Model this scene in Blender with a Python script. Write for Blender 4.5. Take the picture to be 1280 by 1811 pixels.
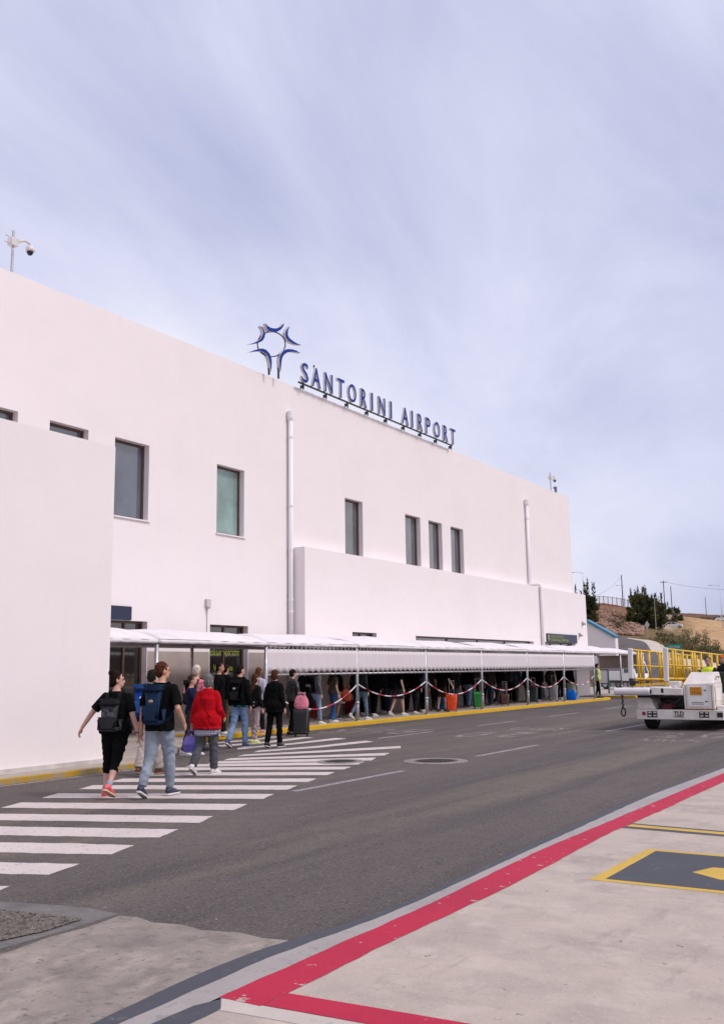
import bpy, bmesh, math, random
import numpy as np
from mathutils import Vector, Matrix
R = math.radians
random.seed(7); rng = np.random.default_rng(7)
for o in list(bpy.data.objects): bpy.data.objects.remove(o)
SC = bpy.context.scene
COL = SC.collection

# ---------------------------------------------------------------- camera
FPX, CX, CY, CAMH = 1700.0, 640.0, 905.5, 1.6          # calibrated from the facade's vanishing points (photo pixels)
PITCH = math.atan(282/FPX); ROLL = -0.0145; YAW = math.atan(1080/(FPX/math.cos(PITCH)))
fw = np.array([-math.sin(YAW)*math.cos(PITCH), math.cos(YAW)*math.cos(PITCH), math.sin(PITCH)])
rt0 = np.array([math.cos(YAW), math.sin(YAW), 0.0]); up0 = np.cross(rt0, fw)
rt = rt0*math.cos(ROLL)+up0*math.sin(ROLL); up = -rt0*math.sin(ROLL)+up0*math.cos(ROLL)
cd = bpy.data.cameras.new('camera'); cam = bpy.data.objects.new('camera', cd); COL.objects.link(cam)
cam.matrix_world = Matrix(((rt[0], up[0], -fw[0], 0), (rt[1], up[1], -fw[1], 0), (rt[2], up[2], -fw[2], CAMH), (0, 0, 0, 1)))
cd.sensor_fit = 'VERTICAL'; cd.sensor_height = 36; cd.lens = FPX/1811*36; cd.clip_start = 0.05; cd.clip_end = 6000
SC.camera = cam
def ray(px, py):
    d = fw*FPX+rt*(px-CX)-up*(py-CY); return d/np.linalg.norm(d)
def gnd(px, py, z=0.0):
    d = ray(px, py); t = (z-CAMH)/d[2]; return Vector((d[0]*t, d[1]*t, z))
def onx(px, py, x):
    d = ray(px, py)*(x/ray(px, py)[0]); return Vector((d[0], d[1], d[2]+CAMH))
def ony(px, py, y):
    d = ray(px, py)*(y/ray(px, py)[1]); return Vector((d[0], d[1], d[2]+CAMH))

SKY_ROT, SKY_LOC = 70, (11.2, 5.3, 0)
# ---------------------------------------------------------------- sky, sun, exposure
SUN_DIR = Vector((0.80, 0.16, 0.95)).normalized()        # towards the sun
W = bpy.data.worlds.new('World'); SC.world = W; W.use_nodes = True
nt = W.node_tree; nt.nodes.clear(); N = nt.nodes.new; L = nt.links.new
out = N('ShaderNodeOutputWorld'); bg = N('ShaderNodeBackground'); sky = N('ShaderNodeTexSky')
sky.sky_type = 'NISHITA'; sky.sun_disc = False
sky.sun_elevation = math.asin(SUN_DIR.z); sky.sun_rotation = math.atan2(SUN_DIR.x, SUN_DIR.y)
sky.air_density = 1.2; sky.dust_density = 2.0
tc = N('ShaderNodeTexCoord'); sep = N('ShaderNodeSeparateXYZ'); L(tc.outputs['Generated'], sep.inputs[0])
ab = N('ShaderNodeMath'); ab.operation = 'ABSOLUTE'; L(sep.outputs[2], ab.inputs[0])
ad = N('ShaderNodeMath'); ad.operation = 'ADD'; L(ab.outputs[0], ad.inputs[0]); ad.inputs[1].default_value = 0.55
dx = N('ShaderNodeMath'); dx.operation = 'DIVIDE'; L(sep.outputs[0], dx.inputs[0]); L(ad.outputs[0], dx.inputs[1])
dy = N('ShaderNodeMath'); dy.operation = 'DIVIDE'; L(sep.outputs[1], dy.inputs[0]); L(ad.outputs[0], dy.inputs[1])
cmb = N('ShaderNodeCombineXYZ'); L(dx.outputs[0], cmb.inputs[0]); L(dy.outputs[0], cmb.inputs[1])
mp = N('ShaderNodeMapping'); L(cmb.outputs[0], mp.inputs[0]); mp.inputs['Rotation'].default_value = (0, 0, R(SKY_ROT)); mp.inputs['Scale'].default_value = (1.0, 0.6, 1); mp.inputs['Location'].default_value = SKY_LOC
n1 = N('ShaderNodeTexNoise'); n1.inputs['Scale'].default_value = 0.85; n1.inputs['Detail'].default_value = 3.5; n1.inputs['Roughness'].default_value = 0.50; n1.inputs['Distortion'].default_value = 0.25
L(mp.outputs[0], n1.inputs['Vector'])
n2 = N('ShaderNodeTexNoise'); n2.inputs['Scale'].default_value = 2.6; n2.inputs['Detail'].default_value = 8; n2.inputs['Roughness'].default_value = 0.6; n2.inputs['Distortion'].default_value = 0.45
L(mp.outputs[0], n2.inputs['Vector'])
mx = N('ShaderNodeMath'); mx.operation = 'MULTIPLY_ADD'; L(n2.outputs['Fac'], mx.inputs[0]); mx.inputs[1].default_value = 0.34; L(n1.outputs['Fac'], mx.inputs[2])
rp = N('ShaderNodeValToRGB'); L(mx.outputs[0], rp.inputs[0])
e = rp.color_ramp.elements; e[0].position = 0.51; e[0].color = (0.365, 0.392, 0.565, 1); e[1].position = 0.735; e[1].color = (0.74, 0.725, 0.80, 1)
el = e.new(0.615); el.color = (0.56, 0.57, 0.715, 1)
nsc = N('ShaderNodeMix'); nsc.data_type = 'RGBA'; nsc.blend_type = 'MULTIPLY'; nsc.inputs['Factor'].default_value = 1
L(sky.outputs[0], nsc.inputs[6]); nsc.inputs[7].default_value = (0.10, 0.10, 0.10, 1)
mixc = N('ShaderNodeMix'); mixc.data_type = 'RGBA'; mixc.inputs['Factor'].default_value = 0.90
L(nsc.outputs[2], mixc.inputs[6]); L(rp.outputs[0], mixc.inputs[7])
L(mixc.outputs[2], bg.inputs[0]); bg.inputs[1].default_value = 1.0; L(bg.outputs[0], out.inputs[0])
sd = bpy.data.lights.new('sun', 'SUN'); sd.energy = 1.5; sd.angle = R(14); sd.color = (1.0, 0.905, 0.895)
so = bpy.data.objects.new('sun', sd); COL.objects.link(so); so.rotation_euler = SUN_DIR.to_track_quat('Z', 'Y').to_euler(); so.location = (0, 0, 60)
vs = SC.view_settings; vs.view_transform = 'Standard'; vs.look = 'None'; vs.exposure = 0.42; vs.gamma = 1; vs.use_curve_mapping = False

# ---------------------------------------------------------------- helpers
def tag(o, label=None, cat=None, group=None, kind=None):
    if label: o['label'] = label
    if cat: o['category'] = cat
    if group: o['group'] = group
    if kind: o['kind'] = kind
    return o
def empty(name, loc=(0, 0, 0), rz=0.0, label=None, cat=None, group=None):
    o = bpy.data.objects.new(name, None); COL.objects.link(o); o.location = loc; o.rotation_euler = (0, 0, rz)
    o.empty_display_size = 0.2
    return tag(o, label, cat, group)
def link(name, me, parent=None):
    o = bpy.data.objects.new(name, me); COL.objects.link(o)
    if parent is not None: o.parent = parent
    return o
class MB:
    def __init__(s): s.v = []; s.f = []; s.m = []; s.mi = 0
    def add(s, vs, fs):
        b = len(s.v); s.v += [tuple(p) for p in vs]; s.f += [tuple(b+i for i in f) for f in fs]; s.m += [s.mi]*len(fs); return s
    def box(s, x0, x1, y0, y1, z0, z1):
        if x0 > x1: x0, x1 = x1, x0
        if y0 > y1: y0, y1 = y1, y0
        if z0 > z1: z0, z1 = z1, z0
        return s.add([(x0, y0, z0), (x1, y0, z0), (x1, y1, z0), (x0, y1, z0), (x0, y0, z1), (x1, y0, z1), (x1, y1, z1), (x0, y1, z1)],
                     [(0, 3, 2, 1), (4, 5, 6, 7), (0, 1, 5, 4), (1, 2, 6, 5), (2, 3, 7, 6), (3, 0, 4, 7)])
    def hexa(s, p):                                      # 8 corners: bottom 4 ccw, top 4 ccw
        return s.add(p, [(0, 3, 2, 1), (4, 5, 6, 7), (0, 1, 5, 4), (1, 2, 6, 5), (2, 3, 7, 6), (3, 0, 4, 7)])
    def prism(s, poly, z0, z1):
        n = len(poly); vs = [(p[0], p[1], z0) for p in poly]+[(p[0], p[1], z1) for p in poly]
        return s.add(vs, [tuple(range(n-1, -1, -1)), tuple(range(n, 2*n))]+[(i, (i+1) % n, n+(i+1) % n, n+i) for i in range(n)])
    def sheet(s, poly, z): return s.add([(p[0], p[1], z) for p in poly], [tuple(range(len(poly)))])
    def loft(s, rings, caps=True):
        n = len(rings[0]); b = len(s.v)
        vs = [p for r in rings for p in r]; fs = []
        for k in range(len(rings)-1):
            for i in range(n):
                j = (i+1) % n; fs.append((k*n+i, k*n+j, (k+1)*n+j, (k+1)*n+i))
        if caps: fs += [tuple(range(n-1, -1, -1)), tuple(range((len(rings)-1)*n, len(rings)*n))]
        return s.add(vs, fs)
    def tube(s, pts, rad, n=8, caps=True, ref=(0.13, 0.21, 0.97)):
        pts = [Vector(p) for p in pts]; rings = []
        if not isinstance(rad, (list, tuple)): rad = [rad]*len(pts)
        for i, p in enumerate(pts):
            t = (pts[min(i+1, len(pts)-1)]-pts[max(i-1, 0)]).normalized()
            rf = Vector(ref)
            if abs(t.dot(rf)) > 0.95: rf = Vector((1, 0.1, 0))
            a = t.cross(rf).normalized(); b = t.cross(a)
            ra, rb = rad[i] if isinstance(rad[i], (list, tuple)) else (rad[i], rad[i])
            rings.append([p+a*(ra*math.cos(2*math.pi*k/n))-b*(rb*math.sin(2*math.pi*k/n)) for k in range(n)])
        return s.loft(rings, caps)
    def ell(s, c, r, M=None, nu=12, nv=8):
        c = Vector(c); rings = []
        for k in range(nv+1):
            th = math.pi*k/nv; z = -math.cos(th); q = max(math.sin(th), 0.02)
            ring = []
            for i in range(nu):
                a = 2*math.pi*i/nu; p = Vector((r[0]*q*math.cos(a), r[1]*q*math.sin(a), r[2]*z))
                ring.append(c+(M @ p if M else p))
            rings.append(ring)
        return s.loft(rings)
    def mesh(s, name, mats=None, smooth=False):
        me = bpy.data.meshes.new(name); me.from_pydata(s.v, [], s.f)
        for m in (mats if isinstance(mats, (list, tuple)) else [mats]):
            if m is not None: me.materials.append(m)
        if isinstance(mats, (list, tuple)) and len(mats) > 1: me.polygons.foreach_set('material_index', s.m)
        if smooth: me.polygons.foreach_set('use_smooth', [True]*len(me.polygons))
        me.update(); return me
    def build(s, name, mats=None, parent=None, smooth=False): return link(name, s.mesh(name, mats, smooth), parent)
def bevel(o, w=0.01, seg=2):
    m = o.modifiers.new('bevel', 'BEVEL'); m.width = w; m.segments = seg; m.limit_method = 'ANGLE'; m.angle_limit = R(35); return o
def rbox(b, c, s, r=0.03, n=4, taper=1.0):
    """rounded box loft along z: c centre, s full size"""
    hx, hy, hz = s[0]/2, s[1]/2, s[2]/2; rings = []
    def ring(z, inset, k=1.0):
        rr = max(r-inset*0.0, 0.002); pts = []
        ax, ay = hx*k-inset, hy*k-inset
        for q, (sx, sy) in enumerate(((1, 1), (-1, 1), (-1, -1), (1, -1))):
            for i in range(n):
                a = math.pi/2*(q+i/(n-1)); pts.append((c[0]+sx*(ax-rr)+rr*math.cos(a), c[1]+sy*(ay-rr)+rr*math.sin(a), c[2]+z))
        return pts
    for i in range(n+1):
        a = math.pi/2*i/n; rings.append(ring(-hz+r*(1-math.sin(a)), r*(1-math.cos(a))*0.98))
    for i in range(n+1):
        a = math.pi/2*i/n; rings.append(ring(hz-r*(1-math.cos(a)), r*(1-math.cos(math.pi/2-a))*0.98 if False else r*(1-math.sin(math.pi/2-a))*0.98, taper))
    return b.loft(rings)

# ---------------------------------------------------------------- materials
MATS = {}
def mat(name, col, rough=0.6, var=0.0, scale=8.0, col2=None, bump=0.0, bscale=40.0, metal=0.0, spec=None, transl=0.0, detail=6.0, stretch=None, coat=0.0):
    if name in MATS: return MATS[name]
    m = bpy.data.materials.new(name); m.use_nodes = True; t = m.node_tree; p = t.nodes['Principled BSDF']
    p.inputs['Roughness'].default_value = rough; p.inputs['Metallic'].default_value = metal
    if spec is not None: p.inputs['Specular IOR Level'].default_value = spec
    if coat: p.inputs['Coat Weight'].default_value = coat; p.inputs['Coat Roughness'].default_value = 0.15
    c = (*col, 1); p.inputs['Base Color'].default_value = c
    m.diffuse_color = c
    vec = None
    if var > 0 or bump > 0:
        co = t.nodes.new('ShaderNodeTexCoord'); vec = co.outputs['Object']
        if stretch:
            mpn = t.nodes.new('ShaderNodeMapping'); mpn.inputs['Scale'].default_value = stretch; t.links.new(vec, mpn.inputs[0]); vec = mpn.outputs[0]
    if var > 0:
        n = t.nodes.new('ShaderNodeTexNoise'); n.inputs['Scale'].default_value = scale; n.inputs['Detail'].default_value = detail; n.inputs['Roughness'].default_value = 0.6
        t.links.new(vec, n.inputs['Vector'])
        r = t.nodes.new('ShaderNodeValToRGB'); t.links.new(n.outputs['Fac'], r.inputs[0])
        lo = tuple(x*(1-var) for x in col) if col2 is None else col2
        hi = tuple(min(x*(1+var), 0.95) for x in col) if col2 is None else col
        r.color_ramp.elements[0].position = 0.33; r.color_ramp.elements[0].color = (*lo, 1)
        r.color_ramp.elements[1].position = 0.67; r.color_ramp.elements[1].color = (*hi, 1)
        t.links.new(r.outputs[0], p.inputs['Base Color'])
    if bump > 0:
        n2 = t.nodes.new('ShaderNodeTexNoise'); n2.inputs['Scale'].default_value = bscale; n2.inputs['Detail'].default_value = 5
        t.links.new(vec, n2.inputs['Vector'])
        b = t.nodes.new('ShaderNodeBump'); b.inputs['Strength'].default_value = bump; b.inputs['Distance'].default_value = 0.02
        t.links.new(n2.outputs['Fac'], b.inputs['Height']); t.links.new(b.outputs[0], p.inputs['Normal'])
    if transl > 0:
        tr = t.nodes.new('ShaderNodeBsdfTranslucent'); tr.inputs[0].default_value = c
        mxs = t.nodes.new('ShaderNodeMixShader'); mxs.inputs[0].default_value = transl
        t.links.new(p.outputs[0], mxs.inputs[1]); t.links.new(tr.outputs[0], mxs.inputs[2]); t.links.new(mxs.outputs[0], t.nodes['Material Output'].inputs[0])
    MATS[name] = m; return m
def layered(name, base, layers, rough=0.85, bump=0.3, bscale=120, spec=0.3, bdist=0.01):
    """base colour plus noise-masked layers: (colour, scale, lo, hi, strength, stretch)"""
    m = bpy.data.materials.new(name); m.use_nodes = True; t = m.node_tree; p = t.nodes['Principled BSDF']
    p.inputs['Roughness'].default_value = rough; p.inputs['Specular IOR Level'].default_value = spec
    co = t.nodes.new('ShaderNodeTexCoord'); cur = None
    for k, (c, sc, lo, hi, st, stretch) in enumerate(layers):
        vec = co.outputs['Object']
        mpn = t.nodes.new('ShaderNodeMapping'); mpn.inputs['Scale'].default_value = stretch or (1, 1, 1); mpn.inputs['Location'].default_value = (3.1*k, 1.7*k, 0.3*k)
        t.links.new(vec, mpn.inputs[0])
        n = t.nodes.new('ShaderNodeTexNoise'); n.inputs['Scale'].default_value = sc; n.inputs['Detail'].default_value = 8; n.inputs['Roughness'].default_value = 0.62
        t.links.new(mpn.outputs[0], n.inputs['Vector'])
        mr = t.nodes.new('ShaderNodeMapRange'); mr.inputs[1].default_value = lo; mr.inputs[2].default_value = hi; mr.inputs[3].default_value = 0; mr.inputs[4].default_value = st
        t.links.new(n.outputs['Fac'], mr.inputs[0])
        mi = t.nodes.new('ShaderNodeMix'); mi.data_type = 'RGBA'; t.links.new(mr.outputs[0], mi.inputs['Factor'])
        if cur is None: mi.inputs[6].default_value = (*base, 1)
        else: t.links.new(cur, mi.inputs[6])
        mi.inputs[7].default_value = (*c, 1); cur = mi.outputs[2]
    t.links.new(cur, p.inputs['Base Color'])
    n2 = t.nodes.new('ShaderNodeTexNoise'); n2.inputs['Scale'].default_value = bscale; n2.inputs['Detail'].default_value = 4
    t.links.new(co.outputs['Object'], n2.inputs['Vector'])
    b = t.nodes.new('ShaderNodeBump'); b.inputs['Strength'].default_value = bump; b.inputs['Distance'].default_value = bdist
    t.links.new(n2.outputs['Fac'], b.inputs['Height']); t.links.new(b.outputs[0], p.inputs['Normal'])
    MATS[name] = m; return m
plaster = layered('white_plaster', (0.795, 0.735, 0.738), [((0.745, 0.69, 0.69), 0.35, 0.45, 0.75, 0.7, (1, 1, 1.6)), ((0.82, 0.76, 0.755), 0.9, 0.5, 0.8, 0.6, None), ((0.70, 0.645, 0.635), 1.4, 0.56, 0.8, 0.28, (2.5, 2.5, 0.22)), ((0.73, 0.68, 0.675), 5, 0.55, 0.75, 0.25, None)], rough=0.9, bump=0.15, bscale=24, spec=0.2)
asphalt = layered('asphalt', (0.092, 0.078, 0.074), [((0.120, 0.100, 0.092), 0.35, 0.42, 0.62, 0.8, (1, .6, 1)), ((0.064, 0.055, 0.054), 0.9, 0.47, 0.62, 0.8, (1.3, .14, 1)), ((0.150, 0.122, 0.100), 0.5, 0.50, 0.64, 0.75, (1.5, .12, 1)), ((0.075, 0.066, 0.065), 5, 0.48, 0.66, 0.5, None), ((0.25, 0.22, 0.20), 40, 0.57, 0.66, 0.75, None), ((0.022, 0.020, 0.021), 33, 0.56, 0.66, 0.75, None), ((0.36, 0.32, 0.29), 19, 0.665, 0.70, 0.8, None), ((0.02, 0.02, 0.02), 7, 0.67, 0.71, 0.75, (1, 2.8, 1))], rough=0.88, bump=0.6, bscale=70)
concrete = layered('apron_concrete', (0.435, 0.368, 0.320), [((0.345, 0.292, 0.258), 1.5, 0.42, 0.64, 0.75, None), ((0.51, 0.44, 0.385), 3.0, 0.50, 0.68, 0.6, None), ((0.27, 0.232, 0.208), 2.6, 0.52, 0.70, 0.45, (.7, 1.5, 1)), ((0.30, 0.258, 0.232), 45, 0.55, 0.68, 0.5, None), ((0.55, 0.48, 0.42), 30, 0.58, 0.70, 0.5, None), ((0.07, 0.06, 0.055), 13, 0.685, 0.705, 0.9, None), ((0.18, 0.158, 0.145), 3.5, 0.66, 0.72, 0.4, (.4, 2.6, 1)), ((0.20, 0.175, 0.16), 2.4, 0.58, 0.70, 0.45, (1.6, .5, 1))], rough=0.85, bump=0.35, bscale=45)
oldconc = layered('old_concrete', (0.265, 0.226, 0.200), [((0.16, 0.138, 0.126), 3.0, 0.42, 0.64, 0.8, None), ((0.37, 0.318, 0.28), 5.0, 0.52, 0.68, 0.7, (1, .6, 1)), ((0.12, 0.104, 0.096), 18, 0.58, 0.68, 0.8, None), ((0.045, 0.04, 0.038), 12, 0.67, 0.70, 0.9, (1, 2.2, 1)), ((0.42, 0.37, 0.33), 40, 0.60, 0.70, 0.6, None)], rough=0.9, bump=0.6, bscale=38)
gravel = layered('loose_chippings', (0.17, 0.145, 0.128), [((0.08, 0.07, 0.062), 16, 0.5, 0.6, 0.9, None), ((0.27, 0.232, 0.205), 22, 0.56, 0.66, 0.9, None)], rough=0.95, bump=1.0, bscale=26, bdist=0.05)
paving = layered('paving_concrete', (0.40, 0.345, 0.305), [((0.28, 0.243, 0.217), 1.8, 0.42, 0.66, 0.7, None), ((0.23, 0.20, 0.18), 9, 0.57, 0.70, 0.6, None)], rough=0.9, bump=0.2)
def paint(name, col, worn, wcol, scale=14, lo=0.60, hi=0.66):
    return layered(name, col, [(tuple(x*0.82 for x in col), 1.3, 0.42, 0.7, 0.8, None), (tuple(min(1, x*1.12) for x in col), 5, 0.55, 0.75, 0.5, None), (wcol, scale, lo, hi, worn, None), (wcol, 2.3, lo+.09, hi+.08, worn, None)], rough=0.7, bump=0.25, bscale=110, spec=0.35)
p_white = paint('white_road_paint', (0.57, 0.505, 0.485), 0.75, (0.13, 0.115, 0.11), 26, 0.585, 0.68)
p_worn = paint('worn_lane_paint', (0.30, 0.27, 0.28), 0.9, (0.085, 0.075, 0.077), 18, 0.50, 0.60)
p_letter = paint('worn_letter_paint', (0.30, 0.265, 0.255), 0.97, (0.085, 0.073, 0.07), 9, 0.44, 0.56)
p_red = paint('red_line_paint', (0.42, 0.006, 0.042), 0.9, (0.40, 0.345, 0.30), 9, 0.655, 0.675)
p_dark = paint('dark_seal_paint', (0.060, 0.063, 0.078), 0.5, (0.16, 0.15, 0.15), 12, 0.62, 0.7)
p_grey = paint('grey_edge_paint', (0.33, 0.30, 0.29), 0.7, (0.22, 0.21, 0.21), 11, 0.58, 0.66)
p_pale = paint('pale_edge_paint', (0.50, 0.44, 0.40), 0.8, (0.36, 0.31, 0.27), 11, 0.6, 0.68)
p_yel = paint('yellow_marking_paint', (0.56, 0.36, 0.055), 0.7, (0.38, 0.34, 0.28), 10, 0.60, 0.70)
p_kerb = paint('yellow_kerb_paint', (0.62, 0.37, 0.012), 0.75, (0.30, 0.25, 0.17), 7, 0.63, 0.72)
p_kerbold = paint('faded_kerb_paint', (0.42, 0.26, 0.025), 1.0, (0.30, 0.26, 0.21), 6, 0.50, 0.62)
steel = mat('galvanised_steel', (0.42, 0.42, 0.45), 0.45, 0.2, 12, metal=0.55)
darkmetal = mat('dark_metal', (0.03, 0.028, 0.03), 0.5)
whitepaint = mat('white_enamel', (0.72, 0.69, 0.69), 0.45, 0.10, 5, (0.55, 0.50, 0.46), bump=0.05)
pipew = mat('white_pipe_plastic', (0.78, 0.75, 0.76), 0.5)
frame_brown = mat('brown_window_frame', (0.10, 0.05, 0.038), 0.45, 0.2)
fabric_roof = mat('white_canvas', (0.80, 0.76, 0.78), 0.8, 0.06, 2, transl=0.15, bump=0.10, bscale=6)
fabric_curt = mat('grey_mesh_curtain', (0.69, 0.625, 0.645), 0.85, 0.03, 3, transl=0.05, stretch=(1, 3, .4))
rubber = mat('black_rubber', (0.014, 0.014, 0.015), 0.7, 0.2, 20)
blackp = mat('black_plastic', (0.012, 0.012, 0.013), 0.5)
bluesign = mat('sign_blue', (0.004, 0.028, 0.23), 0.6, spec=0.2)
signside = mat('sign_return_grey', (0.50, 0.48, 0.48), 0.5, 0.15, 4)
navy = mat('navy_sign_panel', (0.010, 0.016, 0.055), 0.35)
limepaint = mat('lime_lettering', (0.34, 0.40, 0.02), 0.5)
def glassm(name, col, rough=0.08, spec=0.9):
    m = bpy.data.materials.new(name); m.use_nodes = True; t = m.node_tree; p = t.nodes['Principled BSDF']
    p.inputs['Roughness'].default_value = rough; p.inputs['Specular IOR Level'].default_value = spec
    co = t.nodes.new('ShaderNodeTexCoord'); n = t.nodes.new('ShaderNodeTexNoise'); n.inputs['Scale'].default_value = 1.4; n.inputs['Detail'].default_value = 3
    t.links.new(co.outputs['Object'], n.inputs['Vector']); r = t.nodes.new('ShaderNodeValToRGB'); t.links.new(n.outputs['Fac'], r.inputs[0])
    r.color_ramp.elements[0].position = .35; r.color_ramp.elements[1].position = .7
    r.color_ramp.elements[0].color = (*[x*0.75 for x in col], 1); r.color_ramp.elements[1].color = (*[x*1.2 for x in col], 1)
    t.links.new(r.outputs[0], p.inputs['Base Color']); p.inputs['Coat Weight'].default_value = 1.0; p.inputs['Coat Roughness'].default_value = 0.03
    MATS[name] = m; return m
glass_a = glassm('grey_glass', (0.075, 0.085, 0.12)); glass_b = glassm('green_frosted_glass', (0.20, 0.30, 0.275), 0.4, 0.4)
glass_c = glassm('slate_glass', (0.085, 0.085, 0.095)); glass_d = glassm('dark_door_glass', (0.012, 0.011, 0.011))

def ragged(poly, step=0.09, amp=0.006):
    """outline with short uneven edge pieces, as hand-laid paint has"""
    out_ = []
    for (x0, y0), (x1, y1) in zip(poly, poly[1:]+poly[:1]):
        ln = math.hypot(x1-x0, y1-y0); n = max(1, min(60, int(ln/step)))
        for k in range(n):
            u = k/n; a = amp if k else amp*.4; out_.append((x0+(x1-x0)*u+random.uniform(-a, a), y0+(y1-y0)*u+random.uniform(-a, a)))
    return out_
# ---------------------------------------------------------------- text
def text_mb(txt, w, h, ex=0.0, off=0.0):
    """flat (or extruded) lettering fitted in the box w x h, lower left at 0,0; returns verts, faces"""
    cu = bpy.data.curves.new('t', 'FONT'); cu.body = txt; cu.extrude = 0.0; cu.resolution_u = 3; cu.offset = off
    ob = bpy.data.objects.new('t', cu); COL.objects.link(ob)
    dg = bpy.context.evaluated_depsgraph_get(); me = bpy.data.meshes.new_from_object(ob.evaluated_get(dg))
    v = np.array([x.co[:] for x in me.vertices]); f = [tuple(p.vertices) for p in me.polygons]
    edges = {}
    for p in f:
        for i in range(len(p)):
            a, b = p[i], p[(i+1) % len(p)]; edges[(a, b)] = 1
    bpy.data.objects.remove(ob); bpy.data.curves.remove(cu); bpy.data.meshes.remove(me)
    lo = v.min(0); hi = v.max(0); s = np.array([w/max(hi[0]-lo[0], 1e-6), h/max(hi[1]-lo[1], 1e-6), 1])
    v = (v-lo)*s; v[:, 2] = 0
    if ex <= 0: return v, f, []
    n = len(v); top = v.copy(); top[:, 2] = ex
    rim = [(a, b, n+b, n+a) for (a, b) in edges if (b, a) not in edges]
    return np.vstack([v, top]), [tuple(n+i for i in p) for p in f], rim

# ================================================================ the ground
def structure(o): return tag(o, kind='structure')
earth = layered('dry_earth', (0.25, 0.19, 0.13), [((0.17, 0.13, 0.085), 0.08, 0.45, 0.65, 0.8, None), ((0.33, 0.25, 0.175), 0.3, 0.5, 0.7, 0.6, None)], rough=0.95)
g = structure(MB().sheet([(-1600, -400), (1600, -400), (1600, 2600), (-1600, 2600)], -0.03).build('ground', earth))
road = structure(MB().sheet([(-60, -40), (-3.3, -40), (-3.3, 30), (8, 60), (8, 112), (-60, 112)], 0.0).build('road', asphalt))
apron = structure(MB().sheet([(-3.40, -40), (60, -40), (60, 140), (8.1, 140), (8.1, 60), (-3.3, 30)], 0.0012).build('apron', concrete))
def marking(name, poly, m, z=0.008, parent=road, amp=0.0015): return MB().sheet(ragged(poly, .10, amp), z).build(name, m, parent)
# apron edge: seal band, grey band, red line (kinks where the photo shows them)
def band(name, xs0, xs1, ys, m, z, parent):
    yy = [ys[0]]
    while yy[-1] < ys[-1]: yy.append(min(yy[-1]+(.07 if yy[-1] < 12 else .3), ys[-1]))
    jit = lambda a: a+np.convolve(rng.normal(size=len(a)+2)*.006, [.3, .4, .3], 'valid')
    xs0 = jit(np.interp(yy, ys, xs0)); xs1 = jit(np.interp(yy, ys, xs1)); ys = yy
    b = MB()
    for i in range(len(ys)-1):
        b.sheet([(xs0[i], ys[i]), (xs1[i], ys[i]), (xs1[i+1], ys[i+1]), (xs0[i+1], ys[i+1])], z)
    return b.build(name, m, parent)
ys = [3.0, 3.4, 4.0, 4.6, 5.0, 5.6, 6.3, 7.35, 8.7, 10.4, 12.6, 16.3, 22, 30]
band('seal_band', [-3.62, -3.645, -3.70, -3.715, -3.67, -3.57, -3.545, -3.585, -3.64, -3.70, -3.72, -3.60, -3.55, -3.5], [-3.46]*14, ys, p_dark, 0.0018, road)
band('grey_band', [-3.50, -3.52, -3.545, -3.565, -3.54, -3.485, -3.475, -3.51, -3.545, -3.59, -3.65, -3.55, -3.5, -3.45], [-3.34]*14, ys, p_grey, 0.0030, road)
yr = [3.955, 5.3, 6.0, 7.0, 8.2, 9.7, 11.6, 15.6, 22, 30]
band('red_line', [-3.365, -3.365, -3.36, -3.40, -3.45, -3.44, -3.43, -3.39, -3.37, -3.36], [-3.10, -3.125, -3.11, -3.11, -3.15, -3.20, -3.16, -3.15, -3.14, -3.12], yr, p_red, 0.0042, apron)
marking('red_line', [(-3.10, 3.972), (2.0, 4.32), (2.0, 4.54), (-3.10, 4.175)], p_red, 0.0042, apron)
marking('pale_line', [(-3.36, 3.80), (-3.10, 3.83), (2.0, 4.19), (2.0, 4.315), (-3.10, 3.968), (-3.36, 3.951)], p_pale, 0.0030, apron)
marking('seal_patch', [(-3.40, 3.0), (-3.22, 3.0), (-3.24, 3.62), (-3.245, 3.83), (-3.335, 3.94), (-3.39, 3.80)], p_dark, 0.0036, apron)
marking('yellow_line_border', [(-3.205, 9.945), (-1.6, 9.84), (-1.6, 10.13), (-3.20, 10.285)], p_dark, 0.0028, apron)
marking('yellow_line', [(-3.18, 10.06), (-1.6, 9.93), (-1.6, 10.055), (-3.165, 10.20)], p_yel, 0.0042, apron)
marking('yellow_sign_border', [(-2.67, 7.45), (-0.55, 7.45), (-0.55, 8.93), (-2.635, 8.93)], p_yel, 0.0028, apron)
marking('painted_sign', [(-2.565, 7.535), (-0.65, 7.535), (-0.65, 8.845), (-2.545, 8.845)], p_dark, 0.0042, apron)
# the arrow on the painted panel (its tail and head lie mostly outside the frame)
marking('yellow_arrow', [(-2.05, 8.08), (-1.80, 7.90), (-1.25, 7.90), (-1.25, 7.68), (-0.80, 8.14), (-1.25, 8.62), (-1.25, 8.37), (-1.95, 8.34)], p_yel, 0.0052, apron)
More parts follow.
